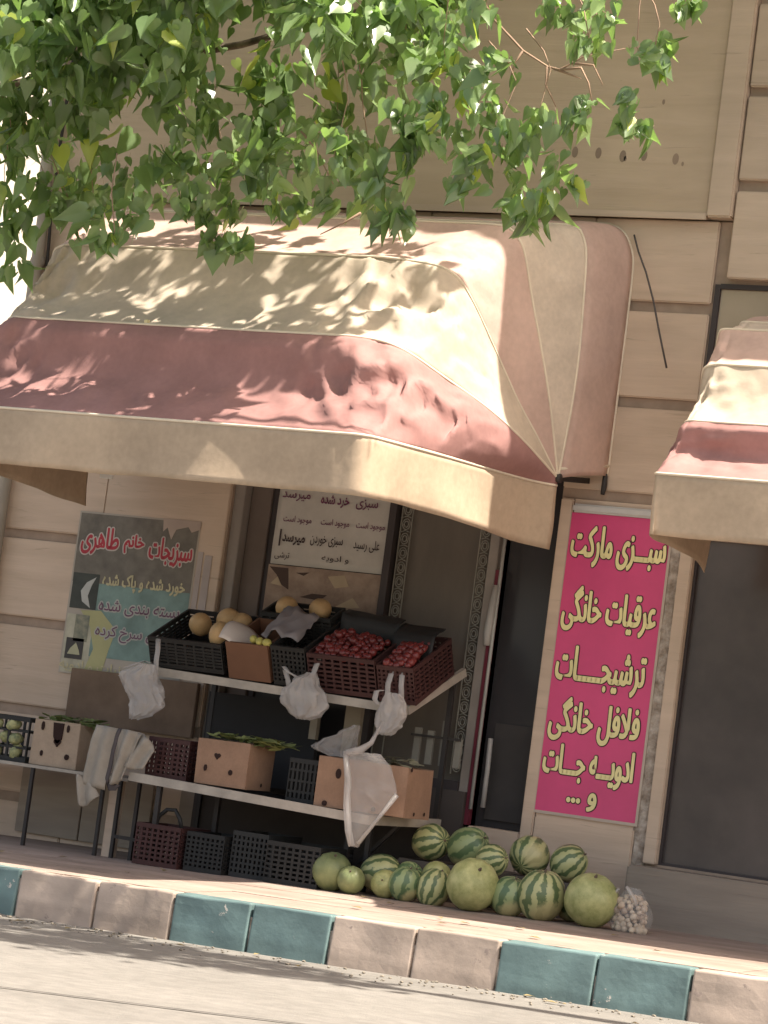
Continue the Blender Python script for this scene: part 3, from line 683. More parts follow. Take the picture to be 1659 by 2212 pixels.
fat('بسته بندی شده', -3.20, -2.55, 1.53, 1.65, -.0425, .010, m2); letters('بسته بندی شده', -3.19, -2.56, 1.542, 1.638, -.0436, bold=.006, mbo=m3)
fat('سبزی سرخ کرده', -3.20, -2.56, 1.35, 1.48, -.0425, .010, m2); letters('سبزی سرخ کرده', -3.19, -2.57, 1.362, 1.468, -.0436, bold=.006, mbo=m3)
letters('نبات و ادویه', -3.44, -2.95, 1.135, 1.215, -.0444, bold=.014, mbo=m1)
m1.build('cream_lettering', plain('poster_cream', (.52, .46, .28), .6), ps); m2.build('pale_lettering_edge', plain('poster_grey', (.42, .42, .38), .6), ps); m3.build('purple_lettering', plain('poster_purple', (.16, .07, .12), .6), ps)
# cardboard flap strips right of the poster
m = MB(); m.box(-2.48, -2.44, -.041, -.037, 1.62, 2.02); m.box(-2.425, -2.37, -.041, -.037, 1.6, 2.0); 
tag(m.build('tape_strip', plain('pale_tape', (.42, .36, .33), .8)), 'pale vertical tape marks on the slab right of the poster', 'tape')

# handwritten sheet and printed card in the window
hp = empty('handwritten_sheet', (-1.55, .09, 2.0), 'grey paper sheet with handwritten Farsi lines in the shop window', 'notice')
m = MB(); m.grid([[(x, .085+.008*N((x*6, z*5, 0)), z) for z in lin(2.0+.03*(x+1.1)*0, 2.62, 14)] for x in lin(-2.00, -1.125, 24)]); m.build('sheet', PAPERG, hp, thick=.002)
m1 = MB(); m2 = MB()
for x in (-1.40, -1.66, -1.94): letters('موجود است', x, x+.21, 2.27, 2.325, .074, bold=.01, mbo=m1)
letters('سبزی', -1.42, -1.26, 2.40, 2.47, .074, bold=.012, mbo=m1); letters('خرد شده', -1.68, -1.47, 2.40, 2.48, .074, bold=.03, mbo=m1); letters('میرسد', -1.97, -1.76, 2.42, 2.48, .074, bold=.01, mbo=m1)
letters('علی رسید', -1.40, -1.21, 2.13, 2.21, .074, bold=.01, mbo=m2); letters('سبزی خوردن', -1.72, -1.48, 2.14, 2.21, .074, bold=.01, mbo=m2); letters('میرسد', -1.93, -1.76, 2.13, 2.20, .074, bold=.03, mbo=m2); m2.box(-1.952, -1.94, .073, .074, 2.12, 2.23)
letters('و ادویه', -1.62, -1.42, 2.04, 2.09, .074, bold=.006, mbo=m2); letters('ترشی', -1.97, -1.86, 2.03, 2.08, .074, bold=.006, mbo=m2)
m1.build('purple_writing', INKP, hp); m2.build('dark_writing', INKD, hp)
cp = empty('printed_card', (-1.55, .09, 1.7), 'faded brown printed card below the handwritten sheet', 'card')
m = MB(); m.box(-2.01, -1.14, .085, .09, 1.66, 1.995); m.build('card', mat('faded_print', (.34, .26, .20), .7, col2=(.24, .17, .13), scale=9), cp)
m = MB()
for pts in ([(-2.0, 1.98), (-1.86, 1.98), (-1.84, 1.84), (-1.90, 1.87), (-1.94, 1.93)], [(-1.75, 1.80), (-1.6, 1.79), (-1.55, 1.83), (-1.66, 1.83)], [(-1.80, 1.955), (-1.70, 1.965), (-1.74, 1.94)]): m.prism(pts, .083, .0845)
m.build('print_mark', plain('dark_print', (.08, .05, .04), .7), cp)
m = MB()
for pts in ([(-1.98, 1.87), (-1.93, 1.92), (-1.89, 1.86)], [(-1.56, 1.95), (-1.44, 1.97), (-1.40, 1.90), (-1.50, 1.88)], [(-1.5, 1.75), (-1.3, 1.77), (-1.36, 1.83)]): m.prism(pts, .083, .0845)
m.build('print_picture', plain('pale_print', (.48, .38, .26), .7), cp)

# ---------------------------------------------------------------- produce rack (upper tilted shelf and lower shelf)
rk = empty('produce_rack', (-1.35, -.55, 0), 'two tier metal produce rack with tilted upper shelf below the window', 'rack')
TH = d2r(26); cT, sT = math.cos(TH), math.sin(TH); UY, UZ = -.70, 1.222
def tl(x, d, h): return Vector((x, UY+d*cT-h*sT, UZ-.027*(x+2.3)+d*sT+h*cT))
m = MB(); m.bar(tl(-2.30, 0, -.028), tl(-.50, 0, -.028), .03, .052); m.build('front_rail', RAIL, rk)
m = MB(); m.bar(tl(-.485, 0, -.028), tl(-.42, .66, -.028), .03, .052); m.build('side_rail', RAIL, rk)
m = MB(); m.bar(tl(-2.28, .02, -.028), tl(-2.28, .62, -.028), .03, .05); m.build('side_rail', RAIL, rk)
m = MB(); m.add([tl(-2.28, .01, -.012), tl(-.50, .01, -.012), tl(-.47, .64, -.012), tl(-2.28, .64, -.012), tl(-2.28, .01, -.02), tl(-.50, .01, -.02), tl(-.47, .64, -.02), tl(-2.28, .64, -.02)], [(0, 1, 2, 3), (7, 6, 5, 4), (0, 4, 5, 1), (1, 5, 6, 2), (2, 6, 7, 3), (3, 7, 4, 0)]); m.build('upper_shelf', DARKM, rk)
def lz(x): return .555-.032*(x+2.2)
m = MB(); m.bar((-2.2, -.95, lz(-2.2)-.027), (-.53, -.95, lz(-.53)-.027), .03, .055); m.build('front_rail', RAIL, rk)
m = MB(); m.bar((-.515, -.965, lz(-.5)-.027), (-.42, -.18, lz(-.5)-.012), .03, .055); m.build('side_rail', RAIL, rk)
m = MB(); m.add([(-2.2, -.94, lz(-2.2)-.015), (-.53, -.94, lz(-.53)-.015), (-.45, -.12, lz(-.45)-.015), (-2.2, -.12, lz(-2.2)-.015), (-2.2, -.94, lz(-2.2)-.03), (-.53, -.94, lz(-.53)-.03), (-.45, -.12, lz(-.45)-.03), (-2.2, -.12, lz(-2.2)-.03)], [(0, 1, 2, 3), (7, 6, 5, 4), (0, 4, 5, 1), (1, 5, 6, 2), (2, 6, 7, 3), (3, 7, 4, 0)]); m.build('lower_shelf', DARKM, rk)
for x, y, z1 in ((-1.99, -.92, .50), (-1.75, -.6, .5), (-.80, -.62, .46), (-.66, -.62, .46), (-2.15, -.15, 1.45), (-.46, -.15, 1.4)):
    m = MB(); m.bar((x, y, G(x, y)), (x, y, z1), .03, .03, up=(0, 1, 0)); m.build('leg', DARKM, rk)
for x, z0, w in ((-1.30, .90, .05), (-1.03, .50, .11)):
    m = MB(); m.box(x-w/2, x+w/2, -.33, -.29, z0, 1.26-.0); m.build('wooden_upright', plain('pale_wood', (.30, .255, .19), .8), rk)
m = MB(); m.bar((-.50, -.55, .46), (-.86, -.50, .10), .02, .02); m.build('brace', DARKM, rk)
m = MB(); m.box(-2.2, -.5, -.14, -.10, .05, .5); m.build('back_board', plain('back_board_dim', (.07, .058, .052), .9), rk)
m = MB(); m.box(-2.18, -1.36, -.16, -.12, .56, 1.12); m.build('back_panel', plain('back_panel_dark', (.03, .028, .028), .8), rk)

# left stand
ls = empty('produce_table', (-3.0, -.6, 0), 'low metal table left of the rack carrying a box and a crate', 'table')
m = MB(); m.box(-4.3, -2.33, -.76, -.73, .485, .505); m.build('front_rail', RAIL, ls)
m = MB(); m.box(-4.3, -2.33, -.73, -.10, .488, .503); m.build('table_top', plain('tin_top', (.22, .19, .16), .6), ls)
for x in (-3.06, -2.515, -2.39, -2.25):
    m = MB(); m.bar((x, -.74, G(x, -.74)), (x, -.74, .486), .022, .022, up=(0, 1, 0)); m.build('leg', DARKM, ls)
m = MB(); m.box(-2.49, -2.415, -.70, -.64, G(-2.4, -.7), .485); m.build('stone_support', STONE, ls)
m = MB(); m.bar((-2.39, -.74, .135), (-2.05, -.74, .130), .02, .022); m.build('cross_bar', DARKM, ls)
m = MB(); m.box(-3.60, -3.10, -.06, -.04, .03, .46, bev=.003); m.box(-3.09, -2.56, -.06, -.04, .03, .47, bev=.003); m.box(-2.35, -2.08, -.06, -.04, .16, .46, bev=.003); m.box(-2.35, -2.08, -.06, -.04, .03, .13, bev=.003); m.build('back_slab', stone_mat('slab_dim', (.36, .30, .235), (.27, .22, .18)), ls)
m = MB(); m.box(-3.30, -2.31, -.10, -.06, .80, 1.16, bev=.004)
tag(m.build('shade_board', BROWN), 'dull brown board standing in for shade on the wall behind the cardboard box', 'board')  # board colour paints the shade that falls on this stretch of wall

# ---------------------------------------------------------------- boxes and crates
def heart(cx, cz, s, n=20):
    return [(cx+s*.062*16*math.sin(t)**3/2, cz+s*.062*(13*math.cos(t)-5*math.cos(2*t)-2*math.cos(3*t)-math.cos(4*t))/2) for t in [2*PI*k/n for k in range(n)]]
def disc(cx, cz, a, c, n=12): return [(cx+a*math.cos(2*PI*k/n), cz+c*math.sin(2*PI*k/n)) for k in range(n)]
def cardbox(x0, x1, y0, y1, z0, z1, M_, label, holes=(), side=(), seam=False):
    r = empty('cardboard_box', ((x0+x1)/2, (y0+y1)/2, z0), label, 'box', 'cardboard boxes of greens')
    m = MB(); t = .006
    m.box(x0, x1, y0, y0+t, z0, z1, bev=.002); m.box(x0, x1, y1-t, y1, z0, z1); m.box(x0, x0+t, y0+t, y1-t, z0, z1); m.box(x1-t, x1, y0+t, y1-t, z0, z1-.006); m.box(x0+t, x1-t, y0+t, y1-t, z0, z0+t)
    for v in m.v: v += Vector((.006*N(v, 5), .01*N(v*1.3, 4), .006*N(v*1.7, 4)))
    m.build('carton', M_, r)
    for pts in holes:
        m = MB(); m.prism(pts, y0-.009, y0+.002); m.build('vent_hole', HOLE, r)
    for (yy, zz, a) in side:
        m = MB(); n = 10; m.add([(x1+.006, yy+a*math.cos(2*PI*k/n), zz+a*math.sin(2*PI*k/n)) for k in range(n)], [tuple(range(n))]); m.build('vent_hole', HOLE, r)
    return r
cardbox(-3.125, -2.77, -.70, -.42, .506, .80, CARD2, 'pale cardboard box with heart shaped hole on the low left table',
        [heart(-2.93, .665, .055), [(-2.975, .79), (-2.965, .70), (-2.94, .66), (-2.92, .66), (-2.90, .69), (-2.895, .79)], disc(-3.055, .76, .010, .028), disc(-3.04, .585, .010, .018), disc(-2.845, .58, .016, .018), disc(-2.86, .76, .010, .024)])
cardbox(-1.755, -1.385, -.93, -.62, .545, .825, CARD, 'orange brown cardboard box with heart shaped hole on the lower shelf',
        [heart(-1.605, .725, .045), disc(-1.68, .645, .010, .020), disc(-1.50, .635, .014, .017)], [(-.75, .58, .012)])
cardbox(-.905, -.30, -.93, -.58, .513, .815, CARD, 'long cardboard box at the right end of the lower shelf behind the hanging bag',
        [disc(-.83, .535, .016, .016), disc(-.50, .54, .013, .013), disc(-.76, .72, .018, .03)], [(-.80, .54, .012), (-.66, .545, .012), (-.9, .80, .014)])

def crate(loc, w, d, h, M_, label, rot=(0, 0, 0), group='produce crates', name='plastic_crate', ns=6, nv=8, extra=None, solid=False):
    """open lattice crate; loc is the front left bottom corner; local x,y(depth),z"""
    r = empty(name, loc, label, 'crate', group, rot=rot)
    m = MB(); t = .010; T = r.matrix_basis
    def bx(x0, x1, y0, y1, z0, z1):
        k = len(m.v); m.box(x0, x1, y0, y1, z0, z1)
        for v in m.v[k:]: v[:] = T @ v
    bx(0, w, 0, d, 0, .008)
    for (x0, x1, y0, y1) in ((0, w, 0, t), (0, w, d-t, d), (0, t, t, d-t), (w-t, w, t, d-t)):
        ew = .004 if (x1-x0) > t*1.5 else 0; ed = 0 if ew else .004
        bx(x0-(0 if ew else .003), x1+(0 if ew else .003), y0-(.003 if ew else 0), y1+(.003 if ew else 0), h-.028, h)
        bx(x0, x1, y0, y1, .008, .03 if not solid else h-.028)
        if solid: continue
        for i in range(ns):
            z = .03+(h-.075)*(i+.5)/ns; bx(x0, x1, y0, y1, z, z+.014)
        L = max(x1-x0, y1-y0)
        for i in range(nv+1):
            q = L*i/nv
            q0 = max(0, q-.008); q1 = min(L, q+.008)
            if ew: bx(x0+q0, x0+q1, y0-.001, y1+.001, .03, h-.028)
            else: bx(x0-.001, x1+.001, y0+q0, y0+q1, .03, h-.028)
    m.build('crate_body', M_, r)
    return r
def rotx(o): return o
tilt = (TH, 0, 0)
crate(tl(-2.32, .01, 0), .54, .50, .20, CRATE, 'black crate of yellow melons at the left end of the upper shelf', tilt)
crate(tl(-1.74, .01, 0), .30, .42, .245, CRATEB, 'brown tub shaped crate lined with paper, middle of the upper shelf', tilt, name='brown_crate', solid=True)
crate(tl(-1.42, .02, .0), .24, .50, .26, CRATE, 'narrow black crate between the brown crate and the red produce', tilt)
crate(tl(-1.16, .01, 0), .47, .54, .25, CRATER, 'maroon crate heaped with red produce at the right half of the upper shelf', tilt)
crate(tl(-.675, .01, 0), .25, .52, .24, CRATER, 'maroon crate of red produce at the right end of the upper shelf', tilt)
crate(tl(-1.72, .43, .10), .50, .20, .19, CRATEG, 'grey crate of melons at the back behind the brown crate', tilt)
crate((-2.14, -.88, lz(-2.1)-.012), .30, .40, .25, CRATER, 'dark maroon crate on the lower shelf beside the draped cloth')
crate((-1.15, -.84, lz(-1.1)-.012), .24, .50, .27, CRATE, 'black crate squeezed beside the orange brown box on the lower shelf', ns=3)
crate((-3.62, -.70, .506), .46, .40, .29, CRATEG, 'grey crate of pale vegetables at the far left on the low table', ns=2, nv=3)
gc_ = crate((-2.09, -.97, G(-2, -.9)+.004), .32, .36, .255, CRATER, 'reddish brown crate on the ground under the lower shelf')
crate((-1.74, -.94, G(-1.7, -.9)+.004), .27, .40, .24, CRATE, 'black crate on the ground right of the reddish brown one')
crate((-1.44, -.90, G(-1.4, -.9)+.004), .25, .42, .28, CRATEG, 'charcoal crate standing in the middle of the row under the shelf')
crate((-1.165, -.96, G(-1.1, -.9)+.004), .37, .42, .25, CRATE, 'black crate under the shelf beside the leftmost melon')
# handle on the ground crate
b = MB(); b.tube([(-2.0, -.90, .255), (-1.98, -.90, .31), (-1.93, -.90, .355), (-1.87, -.90, .36), (-1.83, -.90, .31), (-1.81, -.90, .255)], .013, 8)
b.build('handle', CRATE, gc_)

# ---------------------------------------------------------------- produce
def fruit_mesh(name, M_, rx, rz, seg=24, lump=.02, stem=False, seed=0):
    bm = bmesh.new(); bmesh.ops.create_uvsphere(bm, u_segments=seg, v_segments=seg*2//3, radius=1)
    for v in bm.verts:
        k = 1+lump*N(v.co*1.6+Vector((seed, 0, 0)))+(.012*math.cos(10*math.atan2(v.co.y, v.co.x)) if stem else 0)
        p = v.co*k
        if stem and v.co.z > .93: p.z -= .10*(v.co.z-.93)/.07
        v.co = Vector((p.x*rx, p.y*rx, p.z*rz))
    me = bpy.data.meshes.new(name); bm.to_mesh(me); bm.free()
    for p in me.polygons: p.use_smooth = True
    me.materials.append(M_); return me
def put(name, me, loc, rot, label, cat, group, scale=None):
    o = bpy.data.objects.new(name, me); COL.objects.link(o); o.location = loc; o.rotation_euler = rot
    if scale: o.scale = scale
    return tag(o, label, cat, group)
dyl = fruit_mesh('yellow_melon', MELON, .072, .088, lump=.04)
for loc, rot, lab in ((tl(-2.10, .30, .20), (1.2, .3, 0), 'yellow melon leaning at the left of the black crate'), (tl(-1.94, .38, .225), (.4, 1.2, 0), 'yellow melon highest in the black crate'),
                      (tl(-1.85, .13, .225), (.2, .2, 0), 'yellow melon standing at the front right of the black crate'), (tl(-1.85, .38, .20), (.9, 0, 1), 'yellow melon at the back right of the black crate'),
                      (tl(-1.58, .52, .30), (1.4, .4, .3), 'yellow melon at the left of the back grey crate'), (tl(-1.36, .56, .30), (1.4, 1.0, .3), 'yellow melon at the right of the back grey crate')):
    put('melon', dyl, loc, rot, lab, 'melon', 'yellow melons on the upper shelf')
# white bits in the black crate, paper lining in the brown one
m = MB(); P = []
for i in range(9):
    row = []
    for j in range(9):
        x = -1.79+.17*i/8; d = .015+.25*j/8; h = .265+.05*math.sin(PI*j/8)*(1-i/10)-.10*(i/8)**2+.012*N((i, j, 4))
        row.append(tl(x, d, h))
    P.append(row)
m.grid(P); tag(m.build('crumpled_paper', PAPERW, thick=.003), 'pale paper sheet folded over the left rim of the brown crate', 'paper')
m = MB(); P = []
for i in range(8):
    row = []
    for j in range(8):
        row.append(tl(-1.55+.26*i/7, .13+.30*j/7, .30+.05*N((i*.6, j*.6, 9))+.05*j/7-.04*abs(i-3)/4))
    P.append(row)
m.grid(P); tag(m.build('crumpled_paper', plain('grey_wrap', (.30, .27, .27), .8), thick=.003), 'grey paper wrap lying at the back of the brown crate', 'paper')
lem = fruit_mesh('lime', plain('lime', (.46, .42, .12), .4, world=False), .026, .032)
for x, d, lab in ((-1.56, .06, 'orange tinted fruit at the left in the brown crate'), (-1.51, .045, 'small yellow green fruit in the middle of the brown crate'), (-1.455, .04, 'small yellow green fruit at the right rim of the brown crate')):
    put('small_fruit', lem, tl(x, d, .262), (random.random()*3, random.random()*3, 0), lab, 'fruit', 'small fruit in the brown crate')
m = MB()
for sx, sd, sh in ((-2.25, .0, .13), (-2.13, .0, .10), (-2.24, .0, .05)): pass
# red produce heaped in two crates
tom = [fruit_mesh('tomato', TOMATO, .024, .021, 12, .05, seed=i) for i in range(3)]
for (x0, x1, n, lab, grp) in ((-1.14, -.71, 78, 'small red fruit in the larger maroon crate', 'red fruit in the larger maroon crate'), (-.66, -.44, 40, 'small red fruit in the right end maroon crate', 'red fruit in the right end crate')):
    nx = int((x1-x0)/.043); k = 0
    for j in range(12):
        for i in range(nx):
            if k >= n: break
            x = lerp(x0+.02, x1-.02, (i+.5)/nx)+random.uniform(-.009, .009); d = .04+.042*j+random.uniform(-.008, .008)
            if d > .52: continue
            h = .235+.035*math.sin(PI*min(1, d/.5))+random.uniform(-.01, .014)
            put('red_fruit', random.choice(tom), tl(x, d, h), (random.random()*3, random.random()*3, random.random()*3), lab, 'fruit', grp, scale=[random.uniform(.7, 1.35)]*3); k += 1
# black covers at the back of the red crates
for x0, x1, d0, d1, h, lab in ((-1.15, -.72, .42, .56, .33, 'black plastic sheet folded over the back of the larger maroon crate'), (-.72, -.44, .26, .5, .315, 'black plastic sheet folded over the right end crate')):
    m = MB(); P = []
    for i in range(12):
        row = []
        for j in range(9):
            x = lerp(x0, x1, i/11); dd = lerp(d0, d1, j/8)-.05*(i/11)*(1 if x0 < -1 else 0)
            row.append(tl(x, dd, h+.02*N((x*9, dd*9, 2))-.11*max(0, 1-j/3.0)))
        P.append(row)
    m.grid(P); tag(m.build('black_sheet', CRATE, thick=.004), lab, 'sheet')
# leafy stuff on boxes
def greens(x0, x1, y0, y1, z, n, size, M_, label, name='leafy_greens', hgt=.04):
    m = MB()
    for _ in range(n):
        c = Vector((random.uniform(x0, x1), random.uniform(y0, y1), z+random.uniform(-.02, hgt))); a = random.uniform(0, 2*PI); L = size*random.uniform(.6, 1.3); w = L*random.uniform(.25, .5)
        dx = Vector((math.cos(a), math.sin(a)*.6, random.uniform(-.25, .3)))*L; dy = Vector((-math.sin(a), math.cos(a), random.uniform(-.3, .3)))*w
        m.add([c-dx, c-dx*.3+dy, c+dx*.5+dy*.8, c+dx, c+dx*.4-dy, c-dx*.4-dy*.8], [(0, 1, 2, 3), (0, 3, 4, 5)], True)
    return tag(m.build(name, M_), label, 'greens', kind='stuff')
greens(-3.10, -2.70, -.68, -.45, .80, 120, .05, GREEN, 'loose green leaves over the pale cardboard box on the left table')
greens(-1.70, -1.22, -.90, -.65, .825, 110, .07, mat('pale_green_leaf', (.36, .38, .15), .6, col2=(.20, .24, .08), scale=12, trans=.2), 'pale green leaves over the orange brown box')
greens(-.72, -.35, -.9, -.62, .825, 60, .06, mat('dry_leaf', (.30, .29, .20), .6, scale=12, trans=.2), 'dull leafy bits on the long cardboard box')
pv = fruit_mesh('pale_vegetable', PALEG, .04, .055, 16, .15)
pvl = ['top left', 'top right', 'middle right', 'bottom left', 'bottom right', 'middle']
for (x, z, y), w in zip([(-3.44, .74, -.67), (-3.30, .74, -.67), (-3.27, .65, -.67), (-3.42, .575, -.67), (-3.26, .57, -.67), (-3.36, .655, -.65)], pvl):
    put('pale_vegetable', pv, (x, y, z), (random.random()*3, random.random()*3, 0), 'pale green vegetable at the %s of the far left crate' % w, 'vegetable', 'pale vegetables in the far left crate')

# melon pile: (kind, centre, radius, stretch, rotation, label)
STEPM = plain('shade_step_tone', (.12, .10, .085), .9)  # colour darkened to carry the shadows between the melons
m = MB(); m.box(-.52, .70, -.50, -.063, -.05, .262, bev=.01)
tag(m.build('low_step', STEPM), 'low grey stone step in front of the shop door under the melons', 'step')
ML = [
 ('PD', -.735, .108, -.90, 0, 1.02, (.4, .3, 0), 'large dull green melon at the left end of the pile'),
 ('S1', -.50, .105, -.72, .0, 1.12, (0, 1.35, .3), 'striped watermelon right next to the dull green melon at the left end', .165),
 ('PD', -.575, .080, -.95, 0, 1.0, (.8, .3, 0), 'small brownish green melon low between the left melon and the first striped one'),
 ('P1', -.395, .078, -.86, 0, 1.1, (1.2, .6, 0), 'small yellow green melon low in front, left of the dark green one'),
 ('S2', -.335, .078, -.68, .0, 1.0, (.3, .9, 0), 'small striped watermelon peeking over two low melons at the left', .175),
 ('S2', -.25, .094, -.88, 0, 1.05, (.2, .2, .4), 'dark green watermelon left of centre in the front row'),
 ('P1', -.150, .085, -.68, 0, 1.0, (.2, 1.2, .4), 'light topped melon behind the dark green watermelon', .19),
 ('S1', -.075, .094, -.86, 0, 1.15, (.1, .35, 1.2), 'striped watermelon half hidden behind the big pale melon'),
 ('P1', .20, .143, -.92, 0, 1.0, (.7, .5, .2), 'big pale green melon in the middle of the front row'),
 ('S1', .185, .086, -.66, 0, 1.1, (.2, 1.25, .1), 'small striped watermelon lying on top of the big pale middle melon', .335),
 ('S1', -.34, .106, -.42, .265, 1.08, (.15, 1.35, -.2), 'striped watermelon highest at the left of the back row'),
 ('S2', -.10, .110, -.40, .265, 1.12, (.5, .9, .5), 'dark striped watermelon in the back row left of centre'),
 ('S1', .318, .112, -.42, .265, 1.0, (-1.0, .1, 0), 'striped watermelon in the back row showing its pale end and stem scar'),
 ('S1', .565, .104, -.40, .265, 1.05, (.7, .7, 1.0), 'mottled striped watermelon at the right end of the back row'),
 ('S2', .405, .102, -.84, 0, 1.1, (.1, .3, 0), 'dark green watermelon between the big pale melon and the bold striped one'),
 ('S1', .60, .130, -.83, 0, 1.1, (.18, .12, 0), 'large bold striped watermelon standing in the front row'),
 ('S2', .07, .085, -.60, 0, 1.1, (.9, .3, 0), 'dark green watermelon wedged behind the big pale middle melon'),
 ('S1', .255, .075, -.62, 0, 1.1, (.9, 1.3, 0), 'shaded striped watermelon low between the two front rows'),
 ('S2', .72, .08, -.64, 0, 1.1, (.2, 1.3, 0), 'dark green watermelon behind the large bold striped one'),
 ('S2', -.19, .07, -.62, 0, 1.0, (.2, .3, 0), 'shaded dark green watermelon low behind the front row, left of the middle'),
 ('P1', .915, .143, -.84, 0, 1.0, (.3, .2, 0), 'big pale green melon at the right end, beside the bag of bulbs'),
]
MM = {'PD': PMD, 'P1': PM, 'S1': WM1, 'S2': WM2}
for i, q in enumerate(ML):
    k, x, r, y, base, st, rot, lab = q[:8]; r *= 1.08
    z = (q[8] if len(q) > 8 else (base if base else G(x, y))+r)
    me = fruit_mesh('melon', MM[k], r, r*st, 32, .03, stem=True, seed=i*3.1)
    o = put('watermelon' if k[0] == 'S' else 'melon', me, (x, y, z), rot, lab, 'watermelon' if k[0] == 'S' else 'melon', 'melons piled in front of the door')
    for v in me.vertices: v.co.x *= 1+.035*math.sin(i*2.3); v.co.y *= 1+.035*math.cos(i*1.7)
    s_ = MB(); R3 = o.matrix_basis if False else (Matrix.Translation(o.location) @ o.rotation_euler.to_matrix().to_4x4())
    top = R3 @ Vector((0, 0, r*st*.90)); tp2 = R3 @ Vector((.004, 0, r*st*1.03))
    s_.tube([top, tp2], [r*.07, r*.04], 7)
    s_.v = [v for v in s_.v]
    me2 = bpy.data.meshes.new('stem'); inv = R3.inverted(); me2.from_pydata([inv @ v for v in s_.v], [], s_.f); me2.materials.append(BARK)
    so = bpy.data.objects.new('stem', me2); COL.objects.link(so); so.parent = o

# ---------------------------------------------------------------- bags
def bag(name, top, prof, depth, M_, label, seed=0, handles=None, wob=.27, lean=(0, 0), nseg=64, thick=.0015, cat='bag', grp=None):
    """prof: list of (z below top, centre x offset, half width); closed crumpled sack"""
    r = empty(name, (top[0], top[1], top[2]-prof[-1][0]), label, cat, grp)
    m = MB(); P = []; nz = 40
    zs_ = [p[0] for p in prof]
    def ip(z, k):
        for a, b_ in zip(prof, prof[1:]):
            if z <= b_[0]+1e-9:
                t = (z-a[0])/max(1e-9, b_[0]-a[0]); t = t*t*(3-2*t); return a[k]+(b_[k]-a[k])*t
        return prof[-1][k]
    for s in range(nseg):
        an = 2*PI*s/nseg; row = []
        for j in range(nz):
            z = zs_[-1]*j/(nz-1); hw = ip(z, 2); cx = ip(z, 1)
            dp = min(depth, hw*1.1)
            fold = 1+wob*.8*N((math.cos(an)*2.2+seed, math.sin(an)*2.2, z*9))+wob*1.1*(.35-abs(N((math.cos(an)*4.5+seed, math.sin(an)*4.5, z*5+an*.3)))*1.6)+wob*.5*(.3-abs(N((math.cos(an)*9+seed, math.sin(an)*9, z*30))))
            row.append((top[0]+cx+hw*math.cos(an)*fold, top[1]+dp*math.sin(an)*fold, top[2]-z+.012*N((an*2, z*12, seed))))
        P.append(row)
    m.grid(P, closed_u=True)
    o = m.build('bag_body', M_, r)
    for h in handles or []:
        m = MB(); m.grid([[Vector(p)+Vector((w*(.018 if len(h) < 9 else .02), .004*abs(w), 0)) for p in h] for w in (-1, -.4, .3, 1)]); m.build('bag_handle', M_, r, thick=.0015)
    return r
bag('plastic_bag', (-2.27, -.80, 1.23), [(0, .0, .05), (.08, -.05, .13), (.16, -.02, .14), (.24, .03, .115), (.31, .0, .07), (.35, -.05, .03)], .06, BAGM,
    'white plastic carrier bag hanging at the left end of the upper shelf', 1.0,
    [[(-2.24, -.78, 1.40), (-2.225, -.79, 1.33), (-2.22, -.80, 1.26), (-2.21, -.80, 1.18)], [(-2.44, -.80, 1.19), (-2.38, -.80, 1.22), (-2.30, -.80, 1.25), (-2.26, -.8, 1.24)], [(-2.47, -.80, 1.14), (-2.42, -.80, 1.12), (-2.38, -.8, 1.08)]], grp='carrier bags hanging from the rack')
bag('plastic_bag', (-1.13, -.79, 1.30), [(0, .02, .03), (.06, -.01, .085), (.12, -.02, .135), (.19, .0, .14), (.25, .01, .10), (.285, .0, .04)], .07, BAGM,
    'rounded white plastic bag hanging in the middle of the upper shelf', 5.0,
    [[(-1.095, -.75, 1.44), (-1.09, -.77, 1.38), (-1.10, -.79, 1.30), (-1.12, -.79, 1.25)], [(-1.31, -.79, 1.32), (-1.28, -.79, 1.29), (-1.22, -.79, 1.27), (-1.18, -.79, 1.24)], [(-1.30, -.79, 1.30), (-1.27, -.79, 1.24), (-1.25, -.79, 1.18)]], grp='carrier bags hanging from the rack')
bag('plastic_bag', (-.53, -.80, 1.24), [(0, .0, .045), (.06, .01, .075), (.13, .0, .095), (.19, -.01, .085), (.235, -.02, .055), (.255, -.025, .035)], .05, BAGM,
    'narrow white plastic bag with long straps at the right end of the upper shelf', 9.0,
    [[(-.56, -.74, 1.46), (-.575, -.77, 1.38), (-.58, -.80, 1.29), (-.57, -.8, 1.2)], [(-.53, -.74, 1.46), (-.51, -.77, 1.38), (-.49, -.80, 1.29), (-.475, -.8, 1.2)], [(-.60, -.82, 1.25), (-.64, -.82, 1.24), (-.645, -.82, 1.19), (-.62, -.82, 1.16)]], grp='carrier bags hanging from the rack')
# big thin triangular bag in front of the long box
r = empty('plastic_bag', (-.56, -1.0, .31), 'big thin see through bag hanging in a triangle in front of the long box', 'bag', 'carrier bags hanging from the rack')
m = MB(); P = []
L_ = [(-.700, .86), (-.690, .78), (-.665, .66), (-.645, .54), (-.62, .42), (-.585, .315)]; R_ = [(-.46, .87), (-.385, .80), (-.335, .70), (-.322, .645), (-.44, .47), (-.535, .305)]
for sgn in (-1, 1):
    P = []
    for j in range(11):
        t = j/10*5; k = min(4, int(t)); f_ = t-k
        lx, lzv = lerp(L_[k][0], L_[k+1][0], f_), lerp(L_[k][1], L_[k+1][1], f_); rx, rzv = lerp(R_[k][0], R_[k+1][0], f_), lerp(R_[k][1], R_[k+1][1], f_)
        row = []
        for i in range(15):
            s = i/14; x = lerp(lx, rx, s); z = lerp(lzv, rzv, s)
            row.append((x, -1.0+sgn*.028*math.sin(PI*s)+.018*N((x*14, z*9, sgn)), z+.006*N((x*20, z*20, 3))))
        P.append(row)
    m.grid(P)
m.build('bag_body', BAGC, r)
